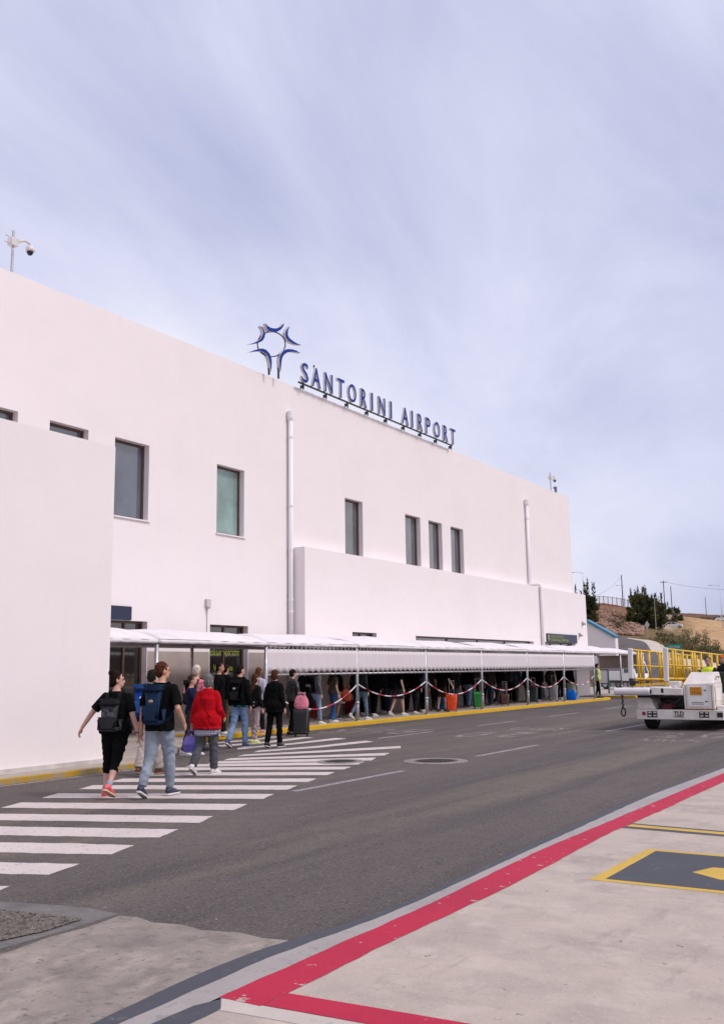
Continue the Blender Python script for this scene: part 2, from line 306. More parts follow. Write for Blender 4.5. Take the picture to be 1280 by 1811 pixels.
# concrete patch, its broken edge and the chippings
old = structure(MB().sheet([(-5.02, 2.4), (-3.60, 2.4), (-3.62, 3.4), (-3.68, 4.0), (-3.69, 4.6), (-3.66, 4.97), (-3.85, 4.93), (-4.05, 4.96), (-4.3, 4.89), (-4.5, 4.93), (-4.72, 4.88), (-4.9, 4.93), (-5.04, 4.90), (-5.0, 4.6), (-5.03, 4.3), (-4.98, 4.0), (-5.03, 3.5)], 0.0012).build('concrete_patch', oldconc))
structure(MB().sheet([(-6.6, 2.4), (-5.07, 2.4), (-5.08, 4.0), (-5.06, 4.5), (-5.09, 4.93), (-5.4, 4.95), (-5.65, 4.90), (-6.1, 4.78), (-6.6, 4.72)], 0.0012).build('worn_asphalt_patch', layered('worn_patch', (0.155, 0.143, 0.138), [((0.09, 0.085, 0.083), 3, 0.45, 0.7, 0.8, None), ((0.24, 0.22, 0.21), 14, 0.58, 0.7, 0.6, None)], bump=0.5, bscale=50)))
gb = MB(); poly = [(-5.21, 4.09), (-5.15, 4.37), (-5.18, 4.70), (-5.62, 4.64), (-5.97, 4.60), (-6.5, 4.50), (-6.5, 2.6), (-5.24, 2.6)]
gb.sheet(poly, 0.009)
def inpoly(x, y, P):
    c = False
    for i in range(len(P)):
        x0, y0 = P[i]; x1, y1 = P[i-1]
        if (y0 > y) != (y1 > y) and x < (x1-x0)*(y-y0)/(y1-y0)+x0: c = not c
    return c
k = 0
while k < 2600:
    x, y = random.uniform(-6.5, -5.15), random.uniform(3.3, 4.72)
    if not inpoly(x, y, poly): continue
    k += 1; s = random.uniform(0.008, 0.022); a = random.random()*6.3
    pts = [(x+s*random.uniform(.7, 1.2)*math.cos(a+i*2.1), y+s*random.uniform(.7, 1.2)*math.sin(a+i*2.1), 0.008) for i in range(3)]
    gb.add(pts+[(x+random.uniform(-.4, .4)*s, y+random.uniform(-.4, .4)*s, 0.009+s*random.uniform(.3, .7))], [(0, 1, 3), (1, 2, 3), (2, 0, 3)])
tag(gb.build('chippings', gravel), 'patch of loose grey stone chippings in the broken asphalt', 'gravel', kind='stuff')
# crosswalk stripes (world corners)
ST = [[(-9.0, 4.05), (-6.49, 5.15), (-6.43, 5.01), (-6.3, 4.7), (-8.9, 3.65)],
      [(-9.6, 4.85), (-7.38, 5.74), (-6.69, 6.02), (-6.56, 5.58), (-6.96, 5.42), (-9.45, 4.42)],
      [(-9.9, 5.75), (-8.24, 6.40), (-7.5, 6.72), (-6.93, 6.90), (-6.78, 6.47), (-7.15, 6.29), (-7.79, 6.05), (-9.75, 5.28)],
      [(-10.1, 6.66), (-9.11, 7.06), (-7.21, 7.81), (-7.03, 7.34), (-7.35, 7.18), (-8.62, 6.68), (-9.95, 6.15)],
      [(-10.35, 7.52), (-9.94, 7.69), (-7.50, 8.70), (-7.31, 8.24), (-9.50, 7.36), (-10.2, 7.08)],
      [(-10.55, 8.49), (-7.79, 9.67), (-7.61, 9.18), (-10.37, 8.04)],
      [(-10.88, 9.37), (-8.10, 10.61), (-7.92, 10.15), (-10.68, 8.93)],
      [(-11.2, 10.28), (-8.39, 11.54), (-8.23, 11.07), (-11.0, 9.84)],
      [(-11.46, 11.13), (-8.66, 12.41), (-8.51, 11.98), (-11.28, 10.69)],
      [(-11.72, 11.98), (-8.94, 13.32), (-8.79, 12.88), (-11.55, 11.54)],
      [(-11.95, 12.78), (-9.17, 14.18), (-9.03, 13.74), (-11.78, 12.36)],
      [(-12.02, 13.42), (-9.46, 15.05), (-9.27, 14.55), (-11.86, 12.98)],
      [(-12.05, 14.02), (-9.68, 15.85), (-9.47, 15.30), (-11.88, 13.60)],
      [(-12.22, 14.64), (-9.99, 16.84), (-9.79, 16.31), (-12.05, 14.22)],
      [(-12.50, 15.40), (-11.5, 17.0), (-10.68, 18.46), (-10.37, 17.95), (-11.3, 16.45), (-12.35, 15.0)],
      [(-12.86, 16.32), (-12.4, 17.8), (-12.25, 19.57), (-11.88, 19.30), (-12.1, 17.4), (-12.66, 15.88)],
      [(-13.75, 16.70), (-13.45, 18.2), (-13.45, 20.1), (-13.05, 20.0), (-13.15, 18.0), (-13.45, 16.35)],
      [(-14.65, 17.05), (-14.35, 18.5), (-14.45, 20.1), (-14.05, 20.05), (-14.0, 18.3), (-14.3, 16.85)],
      [(-15.35, 17.5), (-15.2, 19.0), (-15.4, 20.2), (-15.05, 20.2), (-14.9, 18.8), (-15.05, 17.3)]]
for p in ST: marking('crosswalk_stripe', p, p_white, 0.0015, amp=.012)
for x, y0, y1 in ((-8.03, 10.96, 13.96), (-8.08, 16.8, 19.8), (-8.15, 24.6, 28.0), (-8.3, 32.5, 36), (-12.36, 20.3, 23.1), (-12.36, 25.9, 28.6), (-12.45, 31.6, 34.6), (-12.6, 38, 41.4), (-12.7, 45, 48.5)):
    marking('lane_dash', [(x-.065, y0), (x+.065, y0), (x+.065, y1), (x-.065, y1)], p_worn, 0.0015)
b = MB(); b.sheet([(-15.80, 20.2), (-15.72, 20.2), (-15.72, 48.6), (-15.80, 48.6)], 0.0015); b.build('kerb_side_line', p_worn, road)
def road_text(txt, x, y, w, h, flip):
    v, f, _ = text_mb(txt, w, h)
    if flip: v = np.c_[x+w-v[:, 0], y+h-v[:, 1], v[:, 2]]
    else: v = np.c_[x+v[:, 0], y+v[:, 1], v[:, 2]]
    v[:, 2] = 0.0016
    b = MB(); b.add(v.tolist(), f); return b.build('road_lettering', p_letter, road)
road_text('S', -15.30, 21.7, .62, 2.1, True); road_text('U', -14.28, 21.7, .62, 2.1, True); road_text('B', -13.35, 21.9, .62, 2.1, True)
road_text('0', -11.08, 21.45, .60, 2.0, True); road_text('2', -10.12, 21.75, .60, 1.75, True); road_text('km/h', -10.95, 24.2, 1.5, 1.5, True)
road_text('2', -6.62, 22.95, .62, 1.6, False); road_text('0', -5.62, 23.15, .62, 1.6, False); road_text('km/h', -6.5, 21.7, 1.25, .75, False)
# manholes
def manhole(x, y, r, label):
    t = empty('manhole', (x, y, 0), 0, label, 'manhole')
    b = MB(); n = 32
    ring = lambda rr, z: [(rr*math.cos(2*math.pi*i/n), rr*math.sin(2*math.pi*i/n), z) for i in range(n)]
    b.loft([ring(r*1.45, 0.002), ring(r*1.43, 0.010), ring(r*1.0, 0.012), ring(r*0.99, 0.004)], caps=False); b.build('collar', oldconc_l, t)
    c = MB(); c.loft([ring(r*0.98, 0.003), ring(r*0.97, 0.009)]);
    for i in range(-5, 6):
        for j in range(-5, 6):
            if (i*i+j*j)*(r/5.8)**2 < (r*0.86)**2: c.box((i-.3)*r/5.8, (i+.3)*r/5.8, (j-.3)*r/5.8, (j+.3)*r/5.8, 0.009, 0.016)
    c.build('cover', mat('cast_iron', (0.035, 0.03, 0.03), 0.6, 0.3, 9), t)
oldconc_l = mat('manhole_collar', (0.215, 0.185, 0.17), 0.9, 0.25, 6, bump=0.3)
manhole(-8.32, 15.62, 0.40, 'round iron manhole with pale concrete collar beside the lane dashes')
manhole(-9.86, 14.87, 0.30, 'round iron manhole lying within the crosswalk stripes')
# pavements with kerbs
pv = structure(MB().prism([(-19.5, 18.3), (-15.97, 18.3), (-15.97, 48.8), (-16.4, 49.4), (-19.5, 49.4)], -0.02, 0.12).build('pavement', paving))
bevel(MB().prism([(-15.97, 18.3), (-15.83, 18.25), (-15.82, 48.7), (-15.97, 48.8)], -0.01, 0.124).build('kerb', p_kerb, pv), 0.02)
bevel(MB().prism([(-15.97, 48.8), (-15.82, 48.7), (-16.3, 49.55), (-16.42, 49.42)], -0.01, 0.124).build('kerb', p_kerb, pv), 0.02)
b = MB(); b.hexa([(-18.1, 18.16, -.01), (-15.83, 18.16, -.01), (-15.83, 18.3, -.01), (-18.1, 18.3, -.01), (-18.1, 18.2, .075), (-15.83, 18.17, .124), (-15.83, 18.3, .124), (-18.1, 18.3, .124)])
b.build('kerb', p_kerb, pv)
pl = structure(MB().prism([(-13.2, -30), (-12.57, -30), (-12.57, 12.6), (-12.66, 13.05), (-12.95, 13.45), (-15.98, 18.15), (-19.5, 18.15), (-19.5, 12.0), (-13.2, 12.0)], -0.02, 0.085).build('pavement', paving))
bevel(MB().prism([(-12.57, -30), (-12.45, -30), (-12.45, 12.6), (-12.55, 13.12), (-12.86, 13.54), (-12.95, 13.45), (-12.66, 13.05), (-12.57, 12.6)], -0.01, 0.09).build('kerb', p_kerbold, pl), 0.012)
b = MB(); b.sheet([(-12.40, -30), (-12.30, -30), (-12.30, 12.6), (-12.42, 13.2), (-12.50, 13.12), (-12.40, 12.6)], 0.0015); b.build('kerb_side_line', p_worn, road)
pf = structure(MB().prism([(-30, 52.2), (-15.6, 52.2), (-13.9, 58), (-13.9, 80), (-30, 80)], -0.02, 0.10).build('pavement', paving))
MB().prism([(-17.5, 52.05), (-15.55, 52.05), (-13.75, 58), (-13.75, 80), (-13.9, 80), (-13.9, 58), (-15.6, 52.2), (-17.5, 52.2)], -0.01, 0.105).build('kerb', p_kerb, pf)

# ================================================================ the terminal
T = empty('terminal_building', (-19.3, 26, 0), 0, 'long two storey white plastered airport terminal with narrow windows', 'building')
TI = Matrix.Translation((-19.3, 26, 0)).inverted()
def tb(b, name, m, parent=T, smooth=False):
    p0 = Vector((19.3, -26, 0))
    b.v = [tuple(Vector(v)+p0) for v in b.v]; return b.build(name, m, parent, smooth)
def facade(b, x, y0, y1, z0, z1, holes, depth):
    """wall face looking +x at x, with holes (ya,yb,za,zb) and reveals running back by depth"""
    yc = sorted({y0, y1, *[h[0] for h in holes], *[h[1] for h in holes]}); zc = sorted({z0, z1, *[h[2] for h in holes], *[h[3] for h in holes]})
    for i in range(len(yc)-1):
        for j in range(len(zc)-1):
            ym, zm = (yc[i]+yc[i+1])/2, (zc[j]+zc[j+1])/2
            if any(h[0] < ym < h[1] and h[2] < zm < h[3] for h in holes): continue
            b.add([(x, yc[i], zc[j]), (x, yc[i+1], zc[j]), (x, yc[i+1], zc[j+1]), (x, yc[i], zc[j+1])], [(0, 1, 2, 3)])
    for ya, yb, za, zb in holes:
        xi = x-depth
        b.add([(x, ya, za), (x, yb, za), (x, yb, zb), (x, ya, zb), (xi, ya, za), (xi, yb, za), (xi, yb, zb), (xi, ya, zb)],
              [(0, 4, 5, 1), (1, 5, 6, 2), (2, 6, 7, 3), (3, 7, 4, 0)])
XM, XR, XL, ZT, ZB = -19.3, -18.7, -13.1, 11.53, 5.78
upper = [(13.66, 14.95, 5.87, 8.03, glass_a), (15.92, 17.2, 5.87, 8.03, glass_a), (18.14, 19.45, 5.87, 8.04, glass_a), (22.37, 23.7, 5.87, 8.03, glass_b), (29.6, 30.84, 5.87, 8.02, glass_c),
         (34.13, 35.42, 5.87, 8.0, glass_c), (36.16, 37.4, 5.87, 7.99, glass_c), (38.24, 39.5, 5.87, 7.97, glass_c)]
lower = [(18.15, 19.52, 0.1, 3.05, glass_d), (22.13, 23.93, 0.1, 3.06, glass_d)]
lowr = [(29.07, 30.74, 0.12, 3.0, glass_d), (33.72, 45.88, 2.45, 2.97, glass_c), (47.2, 51.9, 0.12, 2.97, glass_d)]
b = MB(); facade(b, XM, -30, 53.68, 0, ZT, [h[:4] for h in upper+lower], 0.26)
b.add([(XM, 53.68, 0), (-45, 53.68, 0), (-45, 53.68, ZT), (XM, 53.68, ZT), (XM, -30, ZT), (-45, -30, ZT), (XM, -30, 0), (-45, -30, 0)], [(0, 1, 2, 3), (3, 2, 5, 4), (4, 5, 7, 6), (2, 1, 7, 5)])
tb(b, 'wall', plaster)
b = MB(); facade(b, XR, 26.18, 54.0, 0, ZB, [h[:4] for h in lowr], 0.26)
b.add([(XR, 26.18, 0), (XM+.01, 26.18, 0), (XM+.01, 26.18, ZB), (XR, 26.18, ZB), (XR, 54.0, ZB), (XM-3, 54.0, ZB), (XM-3, 54.0, 0), (XR, 54.0, 0), (XM-3, 53.7, ZB), (XM+.01, 53.7, ZB), (XM+.01, 54, ZB)],
      [(0, 3, 2, 1), (3, 4, 10, 2), (4, 7, 6, 5), (10, 5, 8, 9)])
tb(b, 'lower_wall', plaster)
b = MB(); b.add([(XL, -30, 0), (XL, 12.33, 0), (XM+.01, 12.33, 0), (XL, -30, ZB), (XL, 12.33, ZB), (XM+.01, 12.33, ZB), (XM+.01, -30, ZB)], [(0, 1, 4, 3), (1, 2, 5, 4), (3, 4, 5, 6)])
o = tb(b, 'projecting_wall', plaster)
lower_wall_tone = mat('taupe_lower_wall', (0.40, 0.335, 0.305), .85, .08, 2, bump=.1)  # taupe tone over the lower walls along the canopy
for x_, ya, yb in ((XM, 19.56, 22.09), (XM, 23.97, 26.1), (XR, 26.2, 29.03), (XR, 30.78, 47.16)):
    b = MB(); b.box(x_+.002, x_+.012, ya, yb, .08, 2.24); tb(b, 'lower_wall_tone', lower_wall_tone)
b = MB(); b.box(XL+.002, XL+.045, -30, 12.37, 0.06, 0.16); b.box(-16, XL+.045, 12.335, 12.37, 0.06, 0.15); tb(b, 'plinth', mat('plinth_plaster', (0.62, 0.58, 0.56), 0.9, 0.2, 3, (0.42, 0.39, 0.36)))
def window(x, ya, yb, za, zb, gm, mull=()):
    fr = MB(); w = 0.06; xi = x-.20
    fr.box(xi-.06, xi+.01, ya, yb, zb-w, zb); fr.box(xi-.06, xi+.01, ya, yb, za, za+w)
    fr.box(xi-.06, xi+.01, ya, ya+w, za+w, zb-w); fr.box(xi-.06, xi+.01, yb-w, yb, za+w, zb-w)
    for y in mull: fr.box(xi-.055, xi+.008, y-.035, y+.035, za+w, zb-w)
    wi = tb(fr, 'window', frame_brown)
    p = MB(); p.box(xi-.05, xi-.03, ya+w-.01, yb-w+.01, za+w-.01, zb-w+.01); p.v = [tuple(Vector(v)+Vector((19.3, -26, 0))) for v in p.v]
    p.build('pane', gm, wi)
    return wi
for h in upper: window(XM, *h)
for i, h in enumerate(lower+lowr): window(XM if i < 2 else XR, *h, mull=((18.85,), (23.0,), (29.9,), (39.8, 42.8, 36.8), (48.7, 50.3))[i])
for y in (18.14, 22.37):
    b = MB(); b.box(XM-.15, XM+.05, y-.03, y+1.37, 5.83, 5.868); tb(b, 'sill', plaster)
# down pipes
def pipe(pts, bands, hop):
    b = MB(); b.tube(pts, 0.082, 12); o = tb(b, 'downpipe', pipew, smooth=True)
    p0 = Vector((19.3, -26, 0))
    for (x, y, z) in bands:
        c = MB(); c.tube([Vector((x, y, z-.03))+p0, Vector((x, y, z+.03))+p0], 0.094, 12); c.build('bracket', pipew, o)
    h = Vector(hop)+p0; c = MB(); c.tube([h, h+Vector((0, 0, .10)), h+Vector((0, 0, .34)), h+Vector((0, 0, .36))], [.085, .115, .115, .09], 10); c.tube([h+Vector((-.12, -.02, .28)), h+Vector((0, -.08, .05))], .03, 6); c.build('hopper', pipew, o)
pipe([(XM+.11, 26.06, 10.2), (XM+.11, 26.06, 0.2)], [(XM+.11, 26.06, z) for z in (9.6, 7.2, 5.7, 4.0, 3.6)], (XM+.11, 26.06, 10.18))
pipe([(XM+.11, 46.95, 10.1), (XM+.11, 46.95, 6.05), (XM+.14, 46.95, 5.93), (XR+.05, 46.95, 5.90), (XR+.11, 46.95, 5.80), (XR+.11, 46.95, 0.2)], [(XM+.11, 46.95, 9.4), (XR+.11, 46.95, 5.6), (XR+.11, 46.95, 4.3), (XR+.11, 46.95, 3.3)], (XM+.11, 46.95, 10.08))
# wall lamp with conduit
b = MB(); b.box(XM, XM+.09, 21.88, 22.06, 3.58, 3.80); b.box(XM, XM+.14, 21.93, 22.01, 3.52, 3.58); b.tube([(XM+.02, 21.97, 3.55), (XM+.02, 21.97, 2.6)], .012, 6)
tb(b, 'wall_lamp', mat('lamp_grey', (0.50, 0.48, 0.47), 0.5))
for (y, z) in ((53.2, 4.0), (52.6, 3.35)):
    b = MB(); b.box(XR, XR+.08, y-.08, y+.08, z, z+.2); b.tube([(XR+.08, y, z+.1), (XR+.22, y-.1, z+.06)], .05, 8); tb(b, 'wall_camera', mat('camera_grey', (0.35, 0.33, 0.33), 0.5))
# signs on the walls
def wall_sign(x, ya, yb, za, zb, lines, label, icon=False):
    t = empty('wall_sign', (x, ya, za), 0, label, 'sign')
    b = MB(); b.box(0, .06, 0, yb-ya, 0, zb-za); b.build('panel', navy, t)
    for (txt, y, z, w, h) in lines:
        tot = len(txt); pos = 0
        for word in txt.split(' '):
            ww = w*len(word)/tot; v, f, _ = text_mb(word, ww, h); c = MB(); c.add([(0.064, y+w*pos/tot+p[0], z+p[1]) for p in v], f); c.build('lettering', limepaint, t); pos += len(word)+1
    if icon:
        c = MB(); c.tube([(0.062, .22, .25), (0.066, .22, .25)], .12, 14); c.add([(.064, .13, .2), (.064, .31, .2), (.064, .22, .05)], [(0, 1, 2)]); c.build('pin_icon', limepaint, t)
        d = MB(); d.tube([(0.066, .22, .25), (0.068, .22, .25)], .055, 12); d.build('pin_icon', navy, t)
wall_sign(XR, 47.62, 52.1, 2.97, 3.42, [('ΔΙΕΘΝΕΙΣ ΑΝΑΧΩΡΗΣΕΙΣ', .5, .25, 1.9, .12), ('INTERNATIONAL DEPARTURES', .5, .06, 2.6, .13)], 'dark navy entrance sign with lime pin above the canopy end', True)
wall_sign(XM, 17.4, 18.86, 3.06, 3.43, [], 'plain dark navy sign panel over the arrivals door')
t = empty('welcome_lettering', (XM-.215, 22.2, 1.5), 0, 'lime welcome lettering on the dark glass door in two languages', 'lettering')
for (txt, y, z, w, h) in (('Καλωσορίσατε', .06, .60, 1.5, .24), ('Welcome', .35, .18, .9, .19)):
    v, f, _ = text_mb(txt, w, h); c = MB(); c.add([(0, y+p[0], z+p[1]) for p in v], f); c.build('words', limepaint, t)
# roof cameras
def roof_cam(x, y, h, label):
    t = empty('roof_camera', (x, y, ZT-.01), 0, label, 'camera', 'cameras on the terminal roof')
    MB().tube([(0, 0, 0), (0, 0, h)], [.035, .03], 8).build('pole', steel, t)
    b = MB(); b.box(-.09, .09, -.10, .10, h*.66, h*.82); b.tube([(0, -.25, h*.70), (0, .1, h*.70)], .02, 6); b.tube([(0, -.22, h*.84), (0, 0, h*.84)], .02, 6); b.build('bracket', whitepaint, t)
    MB().tube([(0, .08, h*.74), (.03, .18, h*.82), (.06, .30, h*.86), (.08, .42, h*.84), (.08, .46, h*.76)], [.035, .035, .035, .035, .04], 8).build('arm', whitepaint, t, True)
    MB().tube([(.08, .46, h*.80), (.08, .46, h*.76), (.08, .46, h*.68), (.08, .46, h*.66)], [.04, .10, .125, .11], 14).build('housing', whitepaint, t, True)
    MB().ell((.08, .46, h*.655), (.085, .085, .10)).build('dome', mat('smoked_dome', (0.01, 0.01, 0.012), 0.1), t, True)
roof_cam(-19.5, 14.72, 1.22, 'dome camera on a slim roof pole over the strip windows')
roof_cam(-19.5, 51.4, 1.15, 'dome camera on a slim roof pole near the roof corner')
t = tag(MB().box(-19.55, -19.45, 52.1, 52.25, ZT-.01, ZT+.32).box(-19.58, -19.42, 52.02, 52.2, ZT+.30, ZT+.42).build('roof_sensor', mat('sensor_grey', (0.16, 0.15, 0.17), 0.5)), 'small grey boxy sensor on the roof corner', 'sensor')

# ---- the roof sign: star emblem and letters, faces at x = -19.05, returns 0.28 deep
XS = -19.02
def sign_piece(b, poly, d):
    n = len(poly); b.mi = 0
    b.add([(XS, p[0], p[1]) for p in poly], [tuple(range(n))])
    b.mi = 1
    b.add([(XS, p[0], p[1]) for p in poly]+[(XS-d, p[0], p[1]) for p in poly], [(i, n+i, n+(i+1) % n, (i+1) % n) for i in range(n)]+[tuple(range(2*n-1, n-1, -1))])
def sp(x, y):                                            # star detail pixel -> (y, z) in the sign plane
    p = onx(425+x/10.667, 560+y/10.667, XS); return (p.y, p.z)
st = empty('star_emblem', (XS, 25.3, ZT), 0, 'blue star emblem of five crescents on a ring on the roof edge', 'sign')
def rel(b, name, m, t, smooth=False):
    l = t.location; b.v = [(v[0]-l.x, v[1]-l.y, v[2]-l.z) for v in b.v]; return b.build(name, m, t, smooth)
CR = [[(480, 125), (520, 175), (580, 210), (640, 222), (700, 218), (760, 190), (800, 150), (828, 122), (815, 180), (770, 240), (710, 280), (640, 292), (580, 288), (530, 262), (490, 190)],
      [(380, 175), (422, 232), (436, 295), (415, 370), (385, 420), (330, 460), (250, 500), (160, 518), (280, 512), (350, 492), (420, 457), (457, 400), (475, 320), (457, 260), (427, 205)],
      [(935, 180), (902, 260), (897, 340), (925, 400), (985, 450), (1060, 500), (1155, 537), (1060, 532), (980, 505), (905, 455), (860, 385), (850, 310), (875, 245)],
      [(165, 678), (260, 635), (340, 610), (420, 600), (490, 625), (550, 690), (585, 760), (597, 860), (592, 960), (578, 1040), (570, 960), (560, 870), (540, 790), (500, 710), (440, 665), (370, 648), (280, 655)],
      [(1135, 690), (1060, 640), (980, 615), (900, 610), (830, 630), (780, 680), (750, 740), (740, 830), (745, 930), (760, 1035), (770, 960), (780, 850), (795, 770), (830, 715), (890, 675), (970, 660), (1060, 672)]]
for c in CR:
    b = MB(); sign_piece(b, [sp(*q) for q in c], 0.13); rel(b, 'crescent', [bluesign, signside], st)
b = MB(); b.tube([(XS-.07, *sp(617+262*math.cos(a), 512+236*math.sin(a))) for a in [2*math.pi*i/40 for i in range(41)]], 0.022, 6); rel(b, 'ring', darkmetal, st)
for q in ((580, 1000), (758, 1000)):
    y, z = sp(*q); b = MB(); b.box(XS-.11, XS-.06, y-.03, y+.03, ZT-.05, z+0.35); rel(b, 'post', darkmetal, st)
sg = empty('roof_sign', (XS, 27, ZT), 0, 'blue letters on a black rail spelling the airport name on the roof edge', 'sign')
for ch, px in zip('SANTORINIAIRPORT', (540, 560, 582, 603.5, 623.5, 644, 658.5, 676, 692, 717, 729.5, 743.5, 757.5, 773, 788.5, 801.5)):
    y = onx(px, 466+.414*px-14, XS).y
    w = {'I': .12, 'N': .50, 'O': .56, 'A': .54, 'S': .40, 'T': .46, 'R': .42, 'P': .40}[ch]
    v, f, rim = text_mb(ch, w, .72, .09, 0.006)
    b = MB(); b.add([(XS-.09+p[2], y-w/2+p[0], ZT+.16+p[1]) for p in v], f); b.mi = 1; b.v = b.v; b.f += rim; b.m += [1]*len(rim)
    rel(b, 'letter', [bluesign, signside], sg)
y0, y1 = onx(532, 681, XS).y, onx(803, 795, XS).y
b = MB(); b.box(XS-.13, XS-.08, y0, y1, ZT+.105, ZT+.16); rel(b, 'rail', darkmetal, sg)
for i in range(9):
    y = y0+.3+(y1-y0-.4)*i/8; b = MB(); b.box(XS-.24, XS-.08, y-.015, y+.015, ZT-.02, ZT+.105); b.box(XS-.12, XS-.085, y-.015, y+.015, ZT-.08, ZT+.105); rel(b, 'foot', darkmetal, sg)
def bird(x, y, z, label):
    t = empty('bird', (x, y, z), 0.6, label, 'bird')
    b = MB(); b.tube([(0, -.11, .06), (0, -.05, .07), (0, .02, .085), (0, .07, .12), (0, .095, .15)], [(.012, .01), (.03, .03), (.036, .04), (.025, .025), (.022, .022)], 8); b.ell((0, .105, .155), (.023, .028, .023)); b.tube([(0, .12, .155), (0, .16, .148)], [.009, .002], 5)
    b.tube([(.012, .02, .06), (.012, .02, -.005)], .005, 4); b.tube([(-.012, .02, .06), (-.012, .02, -.005)], .005, 4)
    b.build('body', mat('bird_brown', (0.08, 0.06, 0.05), 0.8, 0.3, 30), t, True)
bird(XS-.12, onx(560, 668, XS).y, ZT+.885, 'small brown bird perched on the first letter A')

# ================================================================ the canopy
PY = [12.9, 16.5, 20.6, 25.1, 29.5, 33.95, 38.4, 42.7, 46.85, 51.2, 55.4]
XF, XB = -16.0, -18.62
CN = empty('queue_canopy', (XF, 30, 0.12), 0, 'long white canvas canopy on steel posts with grey side curtains along the terminal', 'canopy')
def cb(b, name, m, parent=CN, smooth=False):
    b.v = [(v[0]-XF, v[1]-30, v[2]-.12) for v in b.v]; return b.build(name, m, parent, smooth)
for i, y in enumerate(PY):
    for x in (XF, XB):
        if x == XB and i not in (1, 2, 8, 9, 10): continue
        zb = 0.08 if y < 18.3 else 0.12
        b = MB(); b.tube([(x, y, zb), (x, y, 2.36)], .048, 10); b.tube([(x, y, zb), (x, y, .62), (x, y, .64)], [.060, .060, .05], 10); b.tube([(x, y, zb), (x, y, zb+.02)], .10, 10); b.tube([(x, y, .62), (x, y, .70)], .068, 10)
        cb(b, 'post', steel, smooth=True)
for x in (XF, XB):
    b = MB(); b.tube([(x, PY[0], 2.345), (x, PY[-1], 2.345)], .032, 8); cb(b, 'rail', steel, smooth=True)
b = MB(); b.tube([(XF, PY[2], 1.545), (XF, PY[8], 1.545)], .030, 8); cb(b, 'rail', steel, smooth=True)
for i, y in enumerate(PY):                              # arched roof bows
    b = MB(); b.tube([(XF+(XB-XF)*u, y, 2.345+.24*math.sin(math.pi*u)**.8) for u in [k/10 for k in range(11)]], .022, 6); cb(b, 'roof_bow', steel, smooth=True)
def sheet_grid(b, fn, nu, nv, th=None):
    base = len(b.v); vs = [fn(i/nu, j/nv) for i in range(nu+1) for j in range(nv+1)]
    fs = [(i*(nv+1)+j, (i+1)*(nv+1)+j, (i+1)*(nv+1)+j+1, i*(nv+1)+j+1) for i in range(nu) for j in range(nv)]
    b.add(vs, fs)
for i in range(len(PY)-1):
    ya, yb = PY[i], PY[i+1]; ph = random.random()*6; pk = random.uniform(.05, .11)
    def rf(u, v, ya=ya, yb=yb, ph=ph, pk=pk):
        x = XF+.07+(XB-.05-XF-.07)*u; y = ya+(yb-ya)*v
        arch = math.sin(math.pi*min(max((u-.02)/.96, 0), 1))**.75
        z = 2.40+arch*(.24+pk*(math.sin(math.pi*v)**.8)*(1.0 if i != 9 else .6))+.012*math.sin(7*v+ph)*arch+.010*math.sin(13*u+5*v+ph)+.012*math.sin(9*u-11*v+2*ph)*arch
        if i == 9: z -= .22*max(0, v-.35)**1.3*arch*2.0
        return (x, y, z)
    b = MB(); sheet_grid(b, rf, 16, 14)
    vv = lambda v: rf(0, v)
    sheet_grid(b, lambda u, v: (XF+.07+.012*math.sin(40*v+ph), ya+(yb-ya)*v, 2.40-.075*u-.012*abs(math.sin(9*math.pi*v))*u), 2, 30)
    sheet_grid(b, lambda u, v: (XB-.05, ya+(yb-ya)*v, 2.40-.09*u), 1, 4)
    o = cb(b, 'roof_panel', fabric_roof, smooth=True); m = o.modifiers.new('thickness', 'SOLIDIFY'); m.thickness = .008
lac = MB()
for i in range(2, 8):                                   # curtains on the front
    ya, yb = PY[i]+.03, PY[i+1]-.03; n = 15; ph = random.random()*6
    def cf(u, v):
        y = ya+(yb-ya)*v; top = 2.235-.006*abs(math.sin(n*math.pi*v)); bot = 1.578+.062*abs(math.sin(n*math.pi*v))**.7
        return (XF+.035+.008*math.sin(9*v+ph)*(.3+u)+.002*math.sin(61*v+ph), y, top+(bot-top)*u)
    b = MB(); sheet_grid(b, cf, 5, n*6); o = cb(b, 'curtain', fabric_curt, smooth=True); m = o.modifiers.new('thickness', 'SOLIDIFY'); m.thickness = .006
    for k in range(22):
        y = ya+(yb-ya)*(k+.5)/22; lac.tube([(XF+.045, y, 2.225), (XF+.05, y+.05, 2.36)], .013, 5)
    for k in range(n+1):
        y = ya+(yb-ya)*k/n; lac.tube([(XF+.04, y, 1.645), (XF+.04, y+.015, 1.53)], .010, 5)
b = MB(); sheet_grid(b, lambda u, v: (XB+.05+(XF-XB-.1)*v, PY[-1]-.03+.01*math.sin(20*v), 2.30-.72*u), 3, 30); o = cb(b, 'curtain', mat('shade_toned_curtain', (0.34, 0.285, 0.26), 0.85, 0.05, 4, transl=0.15), smooth=True)  # grey mesh darkened to taupe, canopy shade put into the colour
o['label'] = 'mesh end curtain with shade in its colour'; o.modifiers.new('thickness', 'SOLIDIFY').thickness = .006
b = MB(); b.tube([(XB, PY[-1], 1.55), (XF, PY[-1], 1.55)], .025, 6); cb(b, 'rail', steel)
tag(cb(lac, 'lacing', mat('lacing_cord', (0.55, 0.52, 0.52), 0.7)), kind='stuff')
